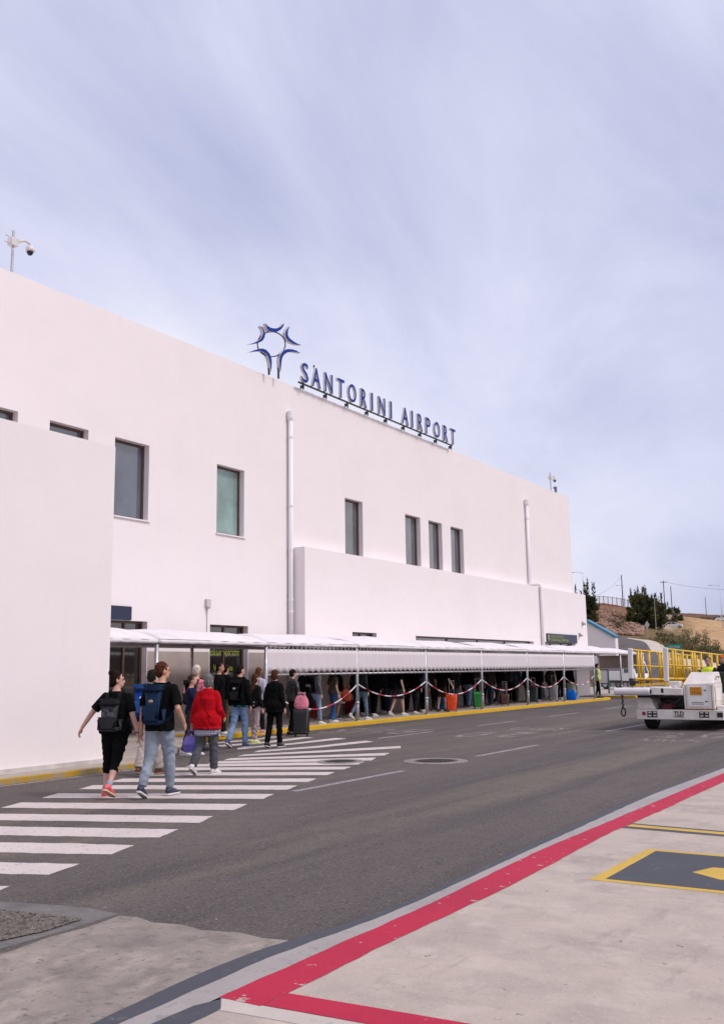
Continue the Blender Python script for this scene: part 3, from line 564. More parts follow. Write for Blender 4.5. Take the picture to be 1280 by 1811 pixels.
# barrier chains between the posts
ch_red = mat('barrier_red', (0.42, 0.015, 0.06), 0.45); ch_white = mat('barrier_white', (0.72, 0.68, 0.69), 0.45)
ord_ = ['second', 'third', 'fourth', 'fifth', 'sixth', 'seventh']
for i in range(2, 8):
    ya, yb = PY[i]+.05, PY[i+1]-.05; zt = 1.22 if i > 2 else 1.18; sag = (.62, .42, .48, .44, .42, .40)[i-2]
    if i == 2: pass
    t = empty('barrier_chain', (XF, (ya+yb)/2, zt), 0, ('red and white barrier chain by the black suitcase with the pink bag', 'red and white barrier chain in front of the man in shorts', 'red and white barrier chain over the orange suitcase', 'red and white barrier chain in front of the pale pink bag', 'red and white barrier chain in front of the light grey suitcase', 'red and white barrier chain by the blue shopping bag')[i-2], 'barrier chain', 'barrier chains along the canopy')
    n = 11
    for k in range(n):
        pts = [(0, ya-(ya+yb)/2+(yb-ya)*(k+q/4)/n, -sag*4*((k+q/4)/n)*(1-(k+q/4)/n)) for q in range(5)]
        MB().tube(pts, .020, 6).build('white_link' if k % 2 == 0 else 'red_link', ch_white if k % 2 == 0 else ch_red, t, True)

# ================================================================ beyond the terminal
def DST(d): return d if d <= 100 else (100+(d-100)*1.7 if d <= 200 else 270+(d-200))
def far(px, py, dist):                                  # point at horizontal distance dist along a pixel's bearing
    d = ray(px, py); q = DST(dist)/math.hypot(d[0], d[1]); return Vector((d[0]*q, d[1]*q, CAMH+d[2]*q))
# annex with the sloping teal roof edge
A = empty('annex', (-28, 86, 0), 0, 'small white annex with a sloping teal roof edge past the terminal', 'building')
pA, pB = ony(1037, 1100, 86), ony(1087, 1128, 86)
b = MB(); b.add([(-33.5, 86, 0), (pB.x, 86, 0), (pB.x, 86, pB.z), (pA.x, 86, pA.z), (-33.5, 86, pA.z-.8), (-33.5, 86.8, 0), (pB.x, 86.8, 0), (pB.x, 86.8, pB.z), (pA.x, 86.8, pA.z), (-33.5, 86.8, pA.z-.8)],
             [(0, 1, 2, 3, 4), (1, 6, 7, 2), (5, 9, 8, 7, 6), (0, 4, 9, 5)])
def ar(b, name, m, smooth=False):
    b.v = [(v[0]+28, v[1]-86, v[2]) for v in b.v]; return b.build(name, m, A, smooth)
ar(b, 'wall', plaster)
teal = mat('teal_trim', (0.05, 0.22, 0.33), 0.5, 0.15, 3)
dv = (pB-pA).normalized()
b = MB(); e0, e1 = pA-dv*.05, pB+dv*.03
b.hexa([(e0.x, 85.8, e0.z), (e1.x, 85.8, e1.z), (e1.x, 86.9, e1.z), (e0.x, 86.9, e0.z), (e0.x+.06, 85.8, e0.z+.2), (e1.x+.06, 85.8, e1.z+.2), (e1.x+.06, 86.9, e1.z+.2), (e0.x+.06, 86.9, e0.z+.2)])
ar(b, 'roof', teal)
b = MB(); e2 = pA+Vector((-4, 0, -1.8)); b.hexa([(e2.x, 85.8, e2.z), (e0.x-.002, 85.8, e0.z), (e0.x-.002, 86.9, e0.z), (e2.x, 86.9, e2.z), (e2.x, 85.8, e2.z+.2), (e0.x+.058, 85.8, e0.z+.2), (e0.x+.058, 86.9, e0.z+.2), (e2.x, 86.9, e2.z+.2)]); ar(b, 'roof', teal)
# notice boards in a teal frame on the annex wall
nb = ony(1058, 1195, 57); t = empty('notice_board', (nb.x, 57, .1), 0, 'white notice board on dark teal posts past the canopy end', 'notice board')
b = MB(); b.box(-.05, .0, -.05, .05, 0, 1.42); b.box(.55, .62, -.05, .05, 0, 1.42); b.box(0, .55, -.04, .04, 1.36, 1.42); b.box(0, .55, -.04, .04, .56, .62); b.build('frame', mat('teal_dark', (0.03, 0.10, 0.12), 0.5), t)
MB().box(0, .55, -.02, .03, .62, 1.36).build('board', mat('board_white', (0.6, 0.58, 0.58), 0.6, 0.1, 2), t)

# terrain: thin plate surface through surveyed points (bearing pixel, height pixel, distance)
CPT = [(1000, 1183, 75), (1100, 1201, 78), (1150, 1195, 80), (1200, 1190, 84), (1280, 1188, 84), (1400, 1185, 84), (1600, 1180, 84),
       (1080, 1170, 110), (1110, 1172, 104), (1130, 1161, 122), (1160, 1160, 112), (1120, 1140, 140), (1090, 1128, 152), (1060, 1118, 160), (1130, 1122, 158), (1150, 1128, 140), (1145, 1140, 128),
       (1045, 1073, 176), (1085, 1071, 178), (1122, 1075, 182), (1060, 1095, 168), (1100, 1098, 171), (1130, 1100, 176),
       (980, 1080, 176), (1045, 1072, 240), (1120, 1076, 240), (960, 1120, 140), (960, 1150, 110),
       (1160, 1112, 180), (1190, 1112, 190), (1180, 1108, 215), (1195, 1107, 300), (1270, 1105, 300), (1240, 1106, 300), (1400, 1105, 300),
       (1205, 1138, 150), (1240, 1142, 145), (1280, 1150, 135), (1240, 1122, 210), (1280, 1126, 210), (1180, 1150, 118), (1210, 1168, 100), (1270, 1172, 100), (1400, 1165, 110), (1400, 1130, 200), (1700, 1168, 120), (1700, 1140, 220),
       (1240, 1090, 420), (1200, 1090, 420), (1280, 1089, 430), (1150, 1088, 400), (1500, 1092, 430), (1800, 1105, 450), (900, 1080, 420)]
P = np.array([far(*c)[:] for c in CPT])
def tps_k(r): return np.where(r > 0, r*r*np.log(np.maximum(r, 1e-9)), 0)
n = len(P); Kx = tps_k(np.linalg.norm(P[:, None, :2]-P[None, :, :2], axis=2))+np.eye(n)*60
Q = np.c_[np.ones(n), P[:, :2]]; Am = np.block([[Kx, Q], [Q.T, np.zeros((3, 3))]]); wt = np.linalg.solve(Am, np.r_[P[:, 2], 0, 0, 0])
def hgt(X, Y):
    X = np.atleast_1d(np.asarray(X, float)); Y = np.atleast_1d(np.asarray(Y, float))
    D = np.sqrt((X[:, None]-P[None, :, 0])**2+(Y[:, None]-P[None, :, 1])**2)
    return tps_k(D) @ wt[:n]+wt[n]+wt[n+1]*X+wt[n+2]*Y
def hz(x, y): return float(hgt(x, y)[0])
# polar grid (bearing, distance) around the airfield corner so that far cells grow with distance
th = np.radians(np.linspace(-27, 8, 190)); ds = np.concatenate([np.linspace(78, 280, 170), np.linspace(282, 540, 80)])
TT, DD = np.meshgrid(th, ds, indexing='ij'); X = (DD*np.sin(TT)).ravel(); Y = (DD*np.cos(TT)).ravel(); Z = hgt(X, Y)
fade = np.clip((DD.ravel()-79)/9, 0, 1); Z = Z*fade-0.25*(1-fade)
rough = np.zeros_like(Z)
for k in range(5):
    fq = 0.09*1.9**k; a = rng.random(6)*6.28
    rough += (np.sin(X*fq+a[0]+1.5*np.sin(Y*fq*.7+a[1]))*np.sin(Y*fq*1.1+a[2]+1.3*np.sin(X*fq*.8+a[3])))*0.42/1.55**k
BR = np.degrees(np.arctan2(X, Y)); Dd = np.hypot(X, Y)
bear = lambda px: math.degrees(math.atan2(ray(px, 1180)[0], ray(px, 1180)[1]))
emb = np.clip((bear(1142)-BR)/1.0, 0, 1)*np.clip((Dd-DST(156))/8, 0, 1)*np.clip((DST(190)-Dd)/10, 0, 1)
fieldm = np.clip((BR-bear(1196))/1.2, 0, 1)*np.clip((Dd-DST(125))/16, 0, 1)*np.clip((DST(312)-Dd)/12, 0, 1)
pale = np.clip((BR-bear(1128))/.5, 0, 1)*np.clip((bear(1200)-BR)/.5, 0, 1)*np.clip((Dd-DST(178))/6, 0, 1)*np.clip((DST(305)-Dd)/6, 0, 1)
ridge = np.clip((Dd-DST(320))/20, 0, 1)
Z = Z+rough*(0.05+0.9*emb+0.10*(1-fieldm)*np.clip((Dd-120)/40, 0, .6)+1.0*ridge)
ia, ib = len(th), len(ds)
fs = [(i*ib+j, i*ib+j+1, (i+1)*ib+j+1, (i+1)*ib+j) for i in range(ia-1) for j in range(ib-1)]
me = bpy.data.meshes.new('hillside'); me.from_pydata(np.c_[X, Y, Z].tolist(), [], [f[::-1] for f in fs]); me.polygons.foreach_set('use_smooth', [True]*len(me.polygons))
ca = me.color_attributes.new('soil', 'FLOAT_COLOR', 'POINT')
colr = np.zeros((len(X), 4)); base = np.array([0.17, 0.125, 0.065]); colr[:, :3] = base
def lay(mask, c): colr[:, :3] = colr[:, :3]*(1-mask[:, None])+np.array(c)*mask[:, None]
lay(emb, (0.22, 0.12, 0.075)); lay(fieldm, (0.46, 0.30, 0.17)); lay(pale, (0.40, 0.32, 0.25)); lay(ridge, (0.15, 0.085, 0.06)); colr[:, 3] = 1
ca.data.foreach_set('color', colr.ravel())
hm = bpy.data.materials.new('hill_soil'); hm.use_nodes = True; t_ = hm.node_tree; p_ = t_.nodes['Principled BSDF']; p_.inputs['Roughness'].default_value = .95; p_.inputs['Specular IOR Level'].default_value = .1
at = t_.nodes.new('ShaderNodeVertexColor'); at.layer_name = 'soil'; co = t_.nodes.new('ShaderNodeTexCoord')
cur = at.outputs[0]
for sc_, lo, hi, cm, st_ in ((0.25, .4, .65, (0.62, 0.58, 0.5), .7), (1.1, .5, .68, (1.5, 1.42, 1.35), .6), (0.7, .52, .66, (0.45, 0.50, 0.38), .6)):
    nn = t_.nodes.new('ShaderNodeTexNoise'); nn.inputs['Scale'].default_value = sc_; nn.inputs['Detail'].default_value = 9; nn.inputs['Roughness'].default_value = .7; t_.links.new(co.outputs['Object'], nn.inputs['Vector'])
    mr = t_.nodes.new('ShaderNodeMapRange'); mr.inputs[1].default_value = lo; mr.inputs[2].default_value = hi; mr.inputs[4].default_value = st_; t_.links.new(nn.outputs['Fac'], mr.inputs[0])
    mi = t_.nodes.new('ShaderNodeMix'); mi.data_type = 'RGBA'; mi.blend_type = 'MULTIPLY'; t_.links.new(mr.outputs[0], mi.inputs['Factor']); t_.links.new(cur, mi.inputs[6]); mi.inputs[7].default_value = (*cm, 1); mi.clamp_result = False; cur = mi.outputs[2]
t_.links.new(cur, p_.inputs['Base Color']); me.materials.append(hm)
structure(link('hillside', me))
# hill road and its pale footway as draped strips
def strip(name, pts, wl, wr, m, dz, sub=10):
    c = np.array(pts, float); tt = np.linspace(0, len(c)-1, (len(c)-1)*sub+1); xs = np.interp(tt, range(len(c)), c[:, 0]); yy = np.interp(tt, range(len(c)), c[:, 1])
    for _ in range(12):
        xs[1:-1] = (xs[:-2]+2*xs[1:-1]+xs[2:])/4; yy[1:-1] = (yy[:-2]+2*yy[1:-1]+yy[2:])/4
    gx, gy = np.gradient(xs), np.gradient(yy); ln = np.hypot(gx, gy); nx, ny = gy/ln, -gx/ln
    wl_ = np.interp(tt/(len(c)-1), np.linspace(0, 1, len(np.atleast_1d(wl))), np.atleast_1d(wl)); wr_ = np.interp(tt/(len(c)-1), np.linspace(0, 1, len(np.atleast_1d(wr))), np.atleast_1d(wr))
    zc = np.maximum(hgt(xs, yy)*np.clip((np.hypot(xs, yy)-79)/9, 0, 1)-.25*np.clip(1-(np.hypot(xs, yy)-79)/9, 0, 1), -.02)+dz*np.clip((np.hypot(xs, yy)-76)/14, .1, 1)
    b = MB(); K = 8; rows = []
    for i in range(len(xs)):
        rows.append([(xs[i]+nx[i]*o_, yy[i]+ny[i]*o_, zc[i]) for o_ in np.linspace(-wl_[i], wr_[i], K+1)])
    vs = [p for r_ in rows for p in r_]; b.add(vs, [(i*(K+1)+j, i*(K+1)+j+1, (i+1)*(K+1)+j+1, (i+1)*(K+1)+j) for i in range(len(rows)-1) for j in range(K)])
    # skirts so that the strip reads as a bank, not a floating sheet
    for side in (0, K):
        q = len(b.v); e_ = [r_[side] for r_ in rows]; b.add(e_+[(p[0], p[1], p[2]-.7) for p in e_], [(i, i+1, len(e_)+i+1, len(e_)+i) for i in range(len(e_)-1)])
    return structure(b.build(name, m, None, True))
RP = [(-14.5, 55), (-21, 78)]+[tuple(far(px, 1150, d)[:2]) for px, d in ((1106, 96), (1112, 110), (1117, 124), (1117, 138), (1104, 150), (1060, 160), (1000, 166))]
strip('hill_road', RP, [5, 5, 4.5, 4.2, 4], [3.6, 3.6, 3.6, 3.6, 2.5, 1.2, .7, 1.5, 2.5], asphalt, 0.16)
FP = [tuple(far(px, 1150, d)[:2]) for px, d in ((1262, 84), (1236, 92), (1208, 101), (1184, 112), (1167, 123), (1148, 134), (1130, 144), (1112, 150))]
strip('footway', FP, [1.5, 1.6, 1.5, 1.4, 1.3, 1.1, .8, .3], [1.3, 1.3, 1.2, 1.2, 1.1, 1.0, .7, .2], mat('pale_footway', (0.52, 0.45, 0.39), 0.9, 0.15, .5), 0.24)

# ---- vegetation
bark = mat('bark', (0.09, 0.065, 0.045), 0.9, 0.3, 6)
lf_dark = mat('foliage_dark', (0.035, 0.045, 0.016), 0.8, 0.45, 1.3, transl=0.15)
lf_mid = mat('foliage_olive', (0.085, 0.082, 0.022), 0.8, 0.45, 1.1, transl=0.15)
lf_dry = mat('foliage_dry', (0.22, 0.18, 0.085), 0.85, 0.35, 1.5, transl=0.1)
def leaves(b, c, r, n, s, spike=0.0):
    C_ = rng.normal(size=(n, 3)); C_ /= np.linalg.norm(C_, axis=1)[:, None]; C_ *= (rng.random(n)**.45)[:, None]; C_ = C_*np.array(r)+np.array(c)
    for p in C_:
        a = rng.normal(size=3); a /= np.linalg.norm(a); w = np.cross(a, rng.normal(size=3)); w /= np.linalg.norm(w)
        a[2] = abs(a[2])+spike; sz = s*rng.uniform(.6, 1.4)
        b.add([p-w*sz*.45, p+a*sz*.5+w*.1*sz, p+w*sz*.45, p+a*sz*1.3], [(0, 1, 2), (1, 3, 2)])
def tree(x, y, h, rx, nclump, label, lean=0, mats=(lf_dark, lf_mid), dens=170, leaf=.42, low=.10, spikes=8, z=None):
    z0 = hz(x, y)-.15 if z is None else z
    t = empty('tree', (x, y, z0), 0, label, 'tree', 'trees on the bank')
    tb_ = MB(); tb_.tube([(0, 0, -.3), (.05*lean, 0, h*.3), (.2*lean, .1, h*.6), (.3*lean, .1, h*.9)], [.26, .2, .13, .03], 7)
    for k in range(9):
        a = random.random()*6.28; q = random.uniform(.15, .7)*h; tb_.tube([(.1*lean, 0, q), (rx*.35*math.cos(a), rx*.35*math.sin(a), q+h*.12), (rx*.75*math.cos(a), rx*.75*math.sin(a), q+h*.2)], [.09, .06, .02], 5)
    tb_.build('trunk', bark, t, True)
    for part, mm in enumerate(mats):
        b = MB()
        for k in range(nclump):
            if k % len(mats) != part: continue
            a = random.random()*6.28; u = random.random(); q = low+(.93-low)*random.random(); env = rx*(1-.55*max(0, (q-.45)/.55)**1.5)*(.55+.45*min(1, q/.25))
            rr = env*math.sqrt(u); c = (rr*math.cos(a)+.25*lean*q, rr*math.sin(a), q*h); cr = random.uniform(.16, .34)*rx
            leaves(b, c, (cr, cr, cr*random.uniform(.8, 1.3)), dens, leaf)
        if part == 0:
            for k in range(spikes):
                a = random.random()*6.28; rr = rx*.7*math.sqrt(random.random()); leaves(b, (rr*math.cos(a), rr*math.sin(a), h*random.uniform(.88, 1.08)), (.14, .14, h*.13), 34, leaf*.7, .8)
        b.build('crown', mm, t)
    return t
def at_px(px, dist): p = far(px, 1150, dist); return p.x, p.y
def tz(px, py, d): return far(px, py, d).z
x, y = at_px(1041, 135); tree(x, y, 11.2, 2.4, 70, 'dark leafy tree rising behind the white terminal corner', z=2.2, spikes=14)
x, y = at_px(1134, 172); tree(x, y, 7.9, 2.9, 56, 'brownish green bushy tree beside the red fence end', mats=(lf_mid, lf_dark), spikes=18, z=tz(1134, 1114, 172))
x, y = at_px(1155, 172); tree(x, y, 6.7, 3.4, 60, 'dark green bushy tree in the middle of the bank clump', spikes=16, z=tz(1155, 1114, 172))
x, y = at_px(1176, 190); tree(x, y, 5.9, 2.6, 44, 'dark tree at the field end of the bank clump', spikes=10, z=tz(1176, 1110, 190))
x, y = at_px(1199, 222); tree(x, y, 5.0, 1.7, 18, 'small thin tree standing alone past the bank clump', low=.35, spikes=5, z=tz(1199, 1107, 222))
def shrub(px, dist, h, r, label, mats, dens=50, n=9, leaf=.16):
    x, y = at_px(px, dist); t = empty('shrub', (x, y, hz(x, y)-.1), 0, label, 'shrub', 'shrubs on the bank')
    s_ = MB()
    for k in range(9):
        a = random.random()*6.28; s_.tube([(0, 0, -.1), (r*.4*math.cos(a), r*.4*math.sin(a), h*.5), (r*.8*math.cos(a), r*.8*math.sin(a), h*random.uniform(.7, 1.05))], [.03, .02, .008], 4)
    s_.build('stems', bark, t)
    for part, mm in enumerate(mats):
        b = MB()
        for k in range(n):
            a = random.random()*6.28; rr = r*math.sqrt(random.random()); leaves(b, (rr*math.cos(a), rr*math.sin(a), h*random.uniform(.2, .95)), (r*.3, r*.3, h*.2), dens, leaf, .3)
        b.build('foliage', mm, t)
SH = [(1170, 136, 1.9, .9, 'pale dry shrub at the bend of the footway, next to the diamond sign'), (1184, 131, 1.7, 1.0, 'low dry shrub above the upper end of the pale footway'), (1199, 126, 2.0, 1.1, 'rounded olive shrub in the row above the pale footway'), (1210, 121, 2.1, 1.2, 'olive shrub behind the green road sign'), (1219, 118, 3.0, 1.4, 'tall feathery shrub on the bank below the tan field'), (1232, 114, 3.0, 1.5, 'tallest leafy shrub on the bank right of the green sign'), (1247, 110, 2.0, 1.4, 'wide low shrub at the lower edge of the tan field'), (1262, 106, 1.7, 1.4, 'dull green shrub on the bank behind the loader driver'), (1277, 103, 1.5, 1.4, 'small dull shrub on the bank behind the orange cap'), (1216, 109, 1.4, 1.1, 'low dry shrub just beside the green road sign post')]
for i, (px, d, h, r, lb_) in enumerate(SH): shrub(px, d, h, r, lb_, (lf_dry, lf_mid) if i % 3 else (lf_mid, lf_dry))
shrub(1098, 163, 2.3, 1.6, 'dark green shrub at the foot of the red earth bank', (lf_dark, lf_mid))
shrub(1255, 330, 2.2, 4.0, 'low dark shrub on the brown ridge beside the van', (lf_dark,), leaf=.4)
shrub(1275, 335, 2.4, 4.0, 'low dark shrub on the brown ridge beyond the lamp post', (lf_dark,), leaf=.4)
# loose rocks and tufts on the red bank; dry grass on the slope
rk = MB(); pts = 0
for k in range(900):
    px, d = random.uniform(1046, 1140), random.uniform(157, 176); x, y = at_px(px, d); s = random.uniform(.12, .5); z = hz(x, y)
    z += .1; rk.ell((x, y, z+.1), (s*random.uniform(.6, 1.2), s*random.uniform(.6, 1.2), s*random.uniform(.5, .9)), nu=5, nv=3)
tag(rk.build('bank_rocks', layered('bank_rock', (0.36, 0.225, 0.165), [((0.20, 0.12, 0.085), .5, .42, .62, .9, None), ((0.48, 0.34, 0.27), .9, .55, .7, .8, None)])), 'loose reddish rocks scattered over the earth bank', 'rocks', kind='stuff')
gs = MB()
for k in range(5200):
    px, d = random.uniform(1132, 1330), random.uniform(86, 150)
    lo_ = float(np.interp(px, [1130, 1150, 1167, 1184, 1208, 1262, 1300], [152, 140, 129, 118, 107, 93, 90]))
    if d < lo_ or d > lo_+14+random.random()*14: continue
    x, y = at_px(px, d); z = hz(x, y)+.1; s = random.uniform(.25, .8)
    for q in range(3):
        a = random.random()*6.28; gs.add([(x-.07*math.cos(a), y-.07*math.sin(a), z-.1), (x+.07*math.cos(a), y+.07*math.sin(a), z-.1), (x+random.uniform(-.3, .3), y+random.uniform(-.3, .3), z+s)], [(0, 1, 2)])
tag(gs.build('dry_grass', mat('dry_grass', (0.20, 0.145, 0.06), .9, .4, .7)), 'dry brown grass along the bank by the footway', 'grass', kind='stuff')
# low pale wall along the upper field edge
wl = MB(); wp = [far(px, 1112, d) for px, d in ((1128, 176), (1150, 184), (1172, 192), (1196, 202))]
for a, c in zip(wp[:-1], wp[1:]):
    za, zc_ = hz(a.x, a.y), hz(c.x, c.y); n_ = Vector((c.y-a.y, a.x-c.x, 0)).normalized()*.15
    wl.hexa([(a.x-n_.x, a.y-n_.y, za-1), (c.x-n_.x, c.y-n_.y, zc_-1), (c.x+n_.x, c.y+n_.y, zc_-1), (a.x+n_.x, a.y+n_.y, za-1), (a.x-n_.x, a.y-n_.y, za+.7), (c.x-n_.x, c.y-n_.y, zc_+.7), (c.x+n_.x, c.y+n_.y, zc_+.7), (a.x+n_.x, a.y+n_.y, za+.7)])
tag(wl.build('retaining_wall', mat('tan_concrete', (0.42, 0.33, 0.26), .9, .2, .6)), 'low tan concrete wall at the foot of the tree clump', 'wall')
# red fence on the bank
fp = [far(px, 1072, d) for px, d in ((1030, 177), (1052, 178), (1075, 179), (1098, 181), (1116, 183), (1124, 186))]
t = empty('fence', (fp[0].x, fp[0].y, 0), 0, 'thin dark red railing along the top of the earth bank', 'fence')
redf = mat('fence_red', (0.17, 0.045, 0.06), .6); rails = MB()
for i in range(len(fp)-1):
    for k in range(3):
        u = k/3; p = fp[i].lerp(fp[i+1], u); q = fp[i].lerp(fp[i+1], u+1/3); zp, zq = hz(p.x, p.y)-.2, hz(q.x, q.y)-.2
        MB().box(p.x-fp[0].x-.06, p.x-fp[0].x+.06, p.y-fp[0].y-.06, p.y-fp[0].y+.06, zp, zp+2.3).build('post', redf, t)
        for zz in (.35, 2.2): rails.tube([Vector((p.x, p.y, zp+zz))-Vector((fp[0].x, fp[0].y, 0)), Vector((q.x, q.y, zq+zz))-Vector((fp[0].x, fp[0].y, 0))], .05, 4)
        for w_ in range(6):
            s_ = p.lerp(q, w_/6)-fp[0]; rails.tube([(s_.x, s_.y, zp+.35), (s_.x, s_.y, zp+2.2)], .016, 3)
rails.build('rail', redf, t)
# poles, wires, lamps
wood = mat('pole_timber', (0.10, 0.075, 0.075), .9, .2, 2)
def pole(px, pytop, d, h, label, arm=True, r=.13, m=wood):
    p = far(px, pytop, d); zb = p.z-h; t = empty('utility_pole', (p.x, p.y, zb), 0, label, 'pole', 'utility poles on the hill')
    MB().tube([(0, 0, 0), (0, 0, h)], [r*1.2, r*.8], 7).build('shaft', m, t)
    if arm: MB().box(-.8, .8, -.07, .07, h-.5, h-.35).box(-.75, -.68, -.04, .04, h-.35, h-.1).box(.68, .75, -.04, .04, h-.35, h-.1).build('crossarm', m, t)
    return p
q1 = pole(1098, 1017, 182, 9.5, 'dark utility pole standing at the red railing', False)
q2 = pole(1172, 1027, 200, 12, 'utility pole with a crossarm behind the tree clump')
pole(1185, 1037, 215, 12, 'bare pole just beside the pole with the crossarm', False)
pole(1246, 1056, 330, 10.0, 'thin leaning pole on the brown ridge', False)
pole(1156, 1058, 158, 6.6, 'slim pale post in front of the tree clump', False, .06, mat('pale_post', (0.35, 0.31, 0.28), .8))
def wire(a, c, sag, label):
    b = MB(); b.tube([a.lerp(c, i/14)-Vector((0, 0, sag*4*(i/14)*(1-i/14))) for i in range(15)], .025, 4); tag(b.build('wire', blackp), label, 'wire', 'overhead wires')
wire(q1-Vector((0, 0, .3)), far(1030, 1058, 150), 1.2, 'overhead wire dropping from the pole at the red railing')
wire(q2-Vector((0, 0, .2)), far(1360, 1041, 170), 1.0, 'overhead wire running from the crossarm pole towards the lamp post')
def lamp(px, pytop, d, h, label, side=-1):
    p = far(px, pytop, d); t = empty('street_lamp', (p.x, p.y, p.z-h), 0, label, 'street lamp', 'lamp posts by the hill road')
    MB().tube([(0, 0, 0), (0, 0, h)], [.11, .06], 8).build('pole', mat('lamp_white', (.62, .60, .60), .5), t, True)
    MB().tube([(0, 0, h-.1), (side*.9, 0, h+.18), (side*1.6, 0, h+.22)], [.04, .035, .03], 6).build('arm', steel, t)
    MB().ell((side*2.0, 0, h+.22), (.5, .14, .07)).build('lamp_head', steel, t, True)
lamp(1272, 1036, 170, 9.0, 'white lamp post with a long arm beside the van')
lamp(1102, 1036, 215, 9, 'lamp post behind the red railing with its arm showing')
lamp(1030, 1013, 150, 8.6, 'lamp post behind the terminal corner with its arm showing')
# road signs
p = far(1192, 1151, 99); t = empty('road_sign', (p.x, p.y, hz(p.x, p.y)), R(14), 'green road sign with white lines of writing behind the loader railing', 'sign')
hh = p.z-hz(p.x, p.y); grn = mat('sign_green', (0.0, 0.17, 0.12), .5)
MB().box(-.68, .68, -.03, .03, hh-.66, hh+.66).build('panel', grn, t); MB().tube([(0, .05, -.5), (0, .05, hh)], .05, 8).build('post', steel, t)
for txt, z, w, h in (('ΠΡΟΣ ΕΞΟΔΟ', .30, 1.0, .17), ('EXIT', .02, .45, .17), ('ΑΦΙΞΕΙΣ', -.26, .8, .17), ('ARRIVALS', -.53, .9, .15)):
    v, f, _ = text_mb(txt, w, h); c = MB(); c.add([(-w/2+q[0], -.034, hh+z+q[1]) for q in v], f); c.build('lettering', mat('sign_white', (.7, .7, .7), .5), t)
p = far(1143.5, 1105, 150); t = empty('road_sign', (p.x, p.y, hz(p.x, p.y)), 0, 'pale diamond road sign at the bend of the hill road', 'sign')
hh = p.z-hz(p.x, p.y); b = MB(); b.add([(0, -.02, hh+.75), (-.45, -.02, hh), (0, -.02, hh-.75), (.45, -.02, hh), (0, .02, hh+.75), (-.45, .02, hh), (0, .02, hh-.75), (.45, .02, hh)], [(0, 1, 2, 3), (7, 6, 5, 4), (0, 4, 5, 1), (1, 5, 6, 2), (2, 6, 7, 3), (3, 7, 4, 0)]); b.build('panel', mat('sign_pale', (.45, .45, .42), .6), t); MB().tube([(0, .04, -.6), (0, .04, hh)], .04, 6).build('post', steel, t)

# ---- vehicles: a side profile lofted across its width
carglass = mat('car_glass', (0.012, 0.014, 0.02), .08, spec=.9)
def wheel(t, x, y, r, w, side=1):
    wl_ = MB(); wl_.tube([(x-w/2, y, r), (x-w/2+.02, y, r), (x+w/2-.02, y, r), (x+w/2, y, r)], [r*.88, r, r, r*.88], 18); o = wl_.build('wheel', rubber, t, False)
    rm = MB(); rm.tube([(x-w/2-.006, y, r), (x+w/2+.006, y, r)], r*.58, 14); rm.build('rim', mat('wheel_rim', (.42, .41, .41), .4, metal=.4), o)
def car(name, loc, rz, prof, wid, label, body, wins, wh, cat):
    t = empty(name, loc, rz, label, cat); hw = wid/2; rings = []
    for s, k in ((-1, .90), (-.97, .97), (-.6, 1), (.6, 1), (.97, .97), (1, .90)):
        rings.append([(s*hw*(1-.10*max(0, (z-.9))), y*(.985 if abs(s) > .9 else 1), .35+(z-.35)*k if z > .4 else z) for y, z in prof])
    MB().loft(rings).build('body', body, t, False)
    for poly in wins:
        for s in (-1, 1):
            b = MB(); n_ = len(poly); xo = lambda z: s*(hw*(1-.10*max(0, z-.9))+.004); b.add([(xo(z), y, z*.97) for y, z in poly]+[(xo(z)-s*.03, y, z*.97) for y, z in poly], [tuple(range(n_)), tuple(range(2*n_-1, n_-1, -1))]+[(i, (i+1) % n_, n_+(i+1) % n_, n_+i) for i in range(n_)]); b.build('window', carglass, t)
    for y, r in wh:
        for s in (-1, 1): wheel(t, s*(hw-.1), y, r, .22)
    return t
wcar = mat('white_car_paint', (.70, .69, .70), .3, coat=.5)
cprof = [(-2.1, .3), (2.1, .3), (2.15, .7), (1.9, .92), (1.0, 1.0), (.35, 1.42), (-1.3, 1.48), (-2.0, 1.02), (-2.15, .8)]
p = far(1191, 1112, 188); car('parked_car', (p.x, p.y, hz(p.x, p.y)-.02), R(-82), cprof, 1.75, 'white car on the far road above the tan field', wcar, [[(.9, 1.02), (.35, 1.4), (-.4, 1.44), (-.4, 1.02)], [(-.5, 1.02), (-.5, 1.44), (-1.25, 1.42), (-1.7, 1.02)]], ((1.35, .32), (-1.35, .32)), 'car')
vprof = [(-2.7, .35), (2.7, .35), (2.75, .95), (2.4, 1.2), (1.6, 2.1), (1.2, 2.4), (-2.6, 2.45), (-2.75, 1.6)]
p = far(1281, 1106, 262); car('parked_van', (p.x, p.y, hz(p.x, p.y)-.02), R(88), vprof, 2.0, 'white van on the far road beside the lamp post', wcar, [[(2.2, 1.35), (1.55, 2.08), (.9, 2.1), (.9, 1.35)], [(.7, 1.35), (.7, 2.1), (-.8, 2.1), (-.8, 1.35)]], ((1.8, .36), (-1.8, .36)), 'van')
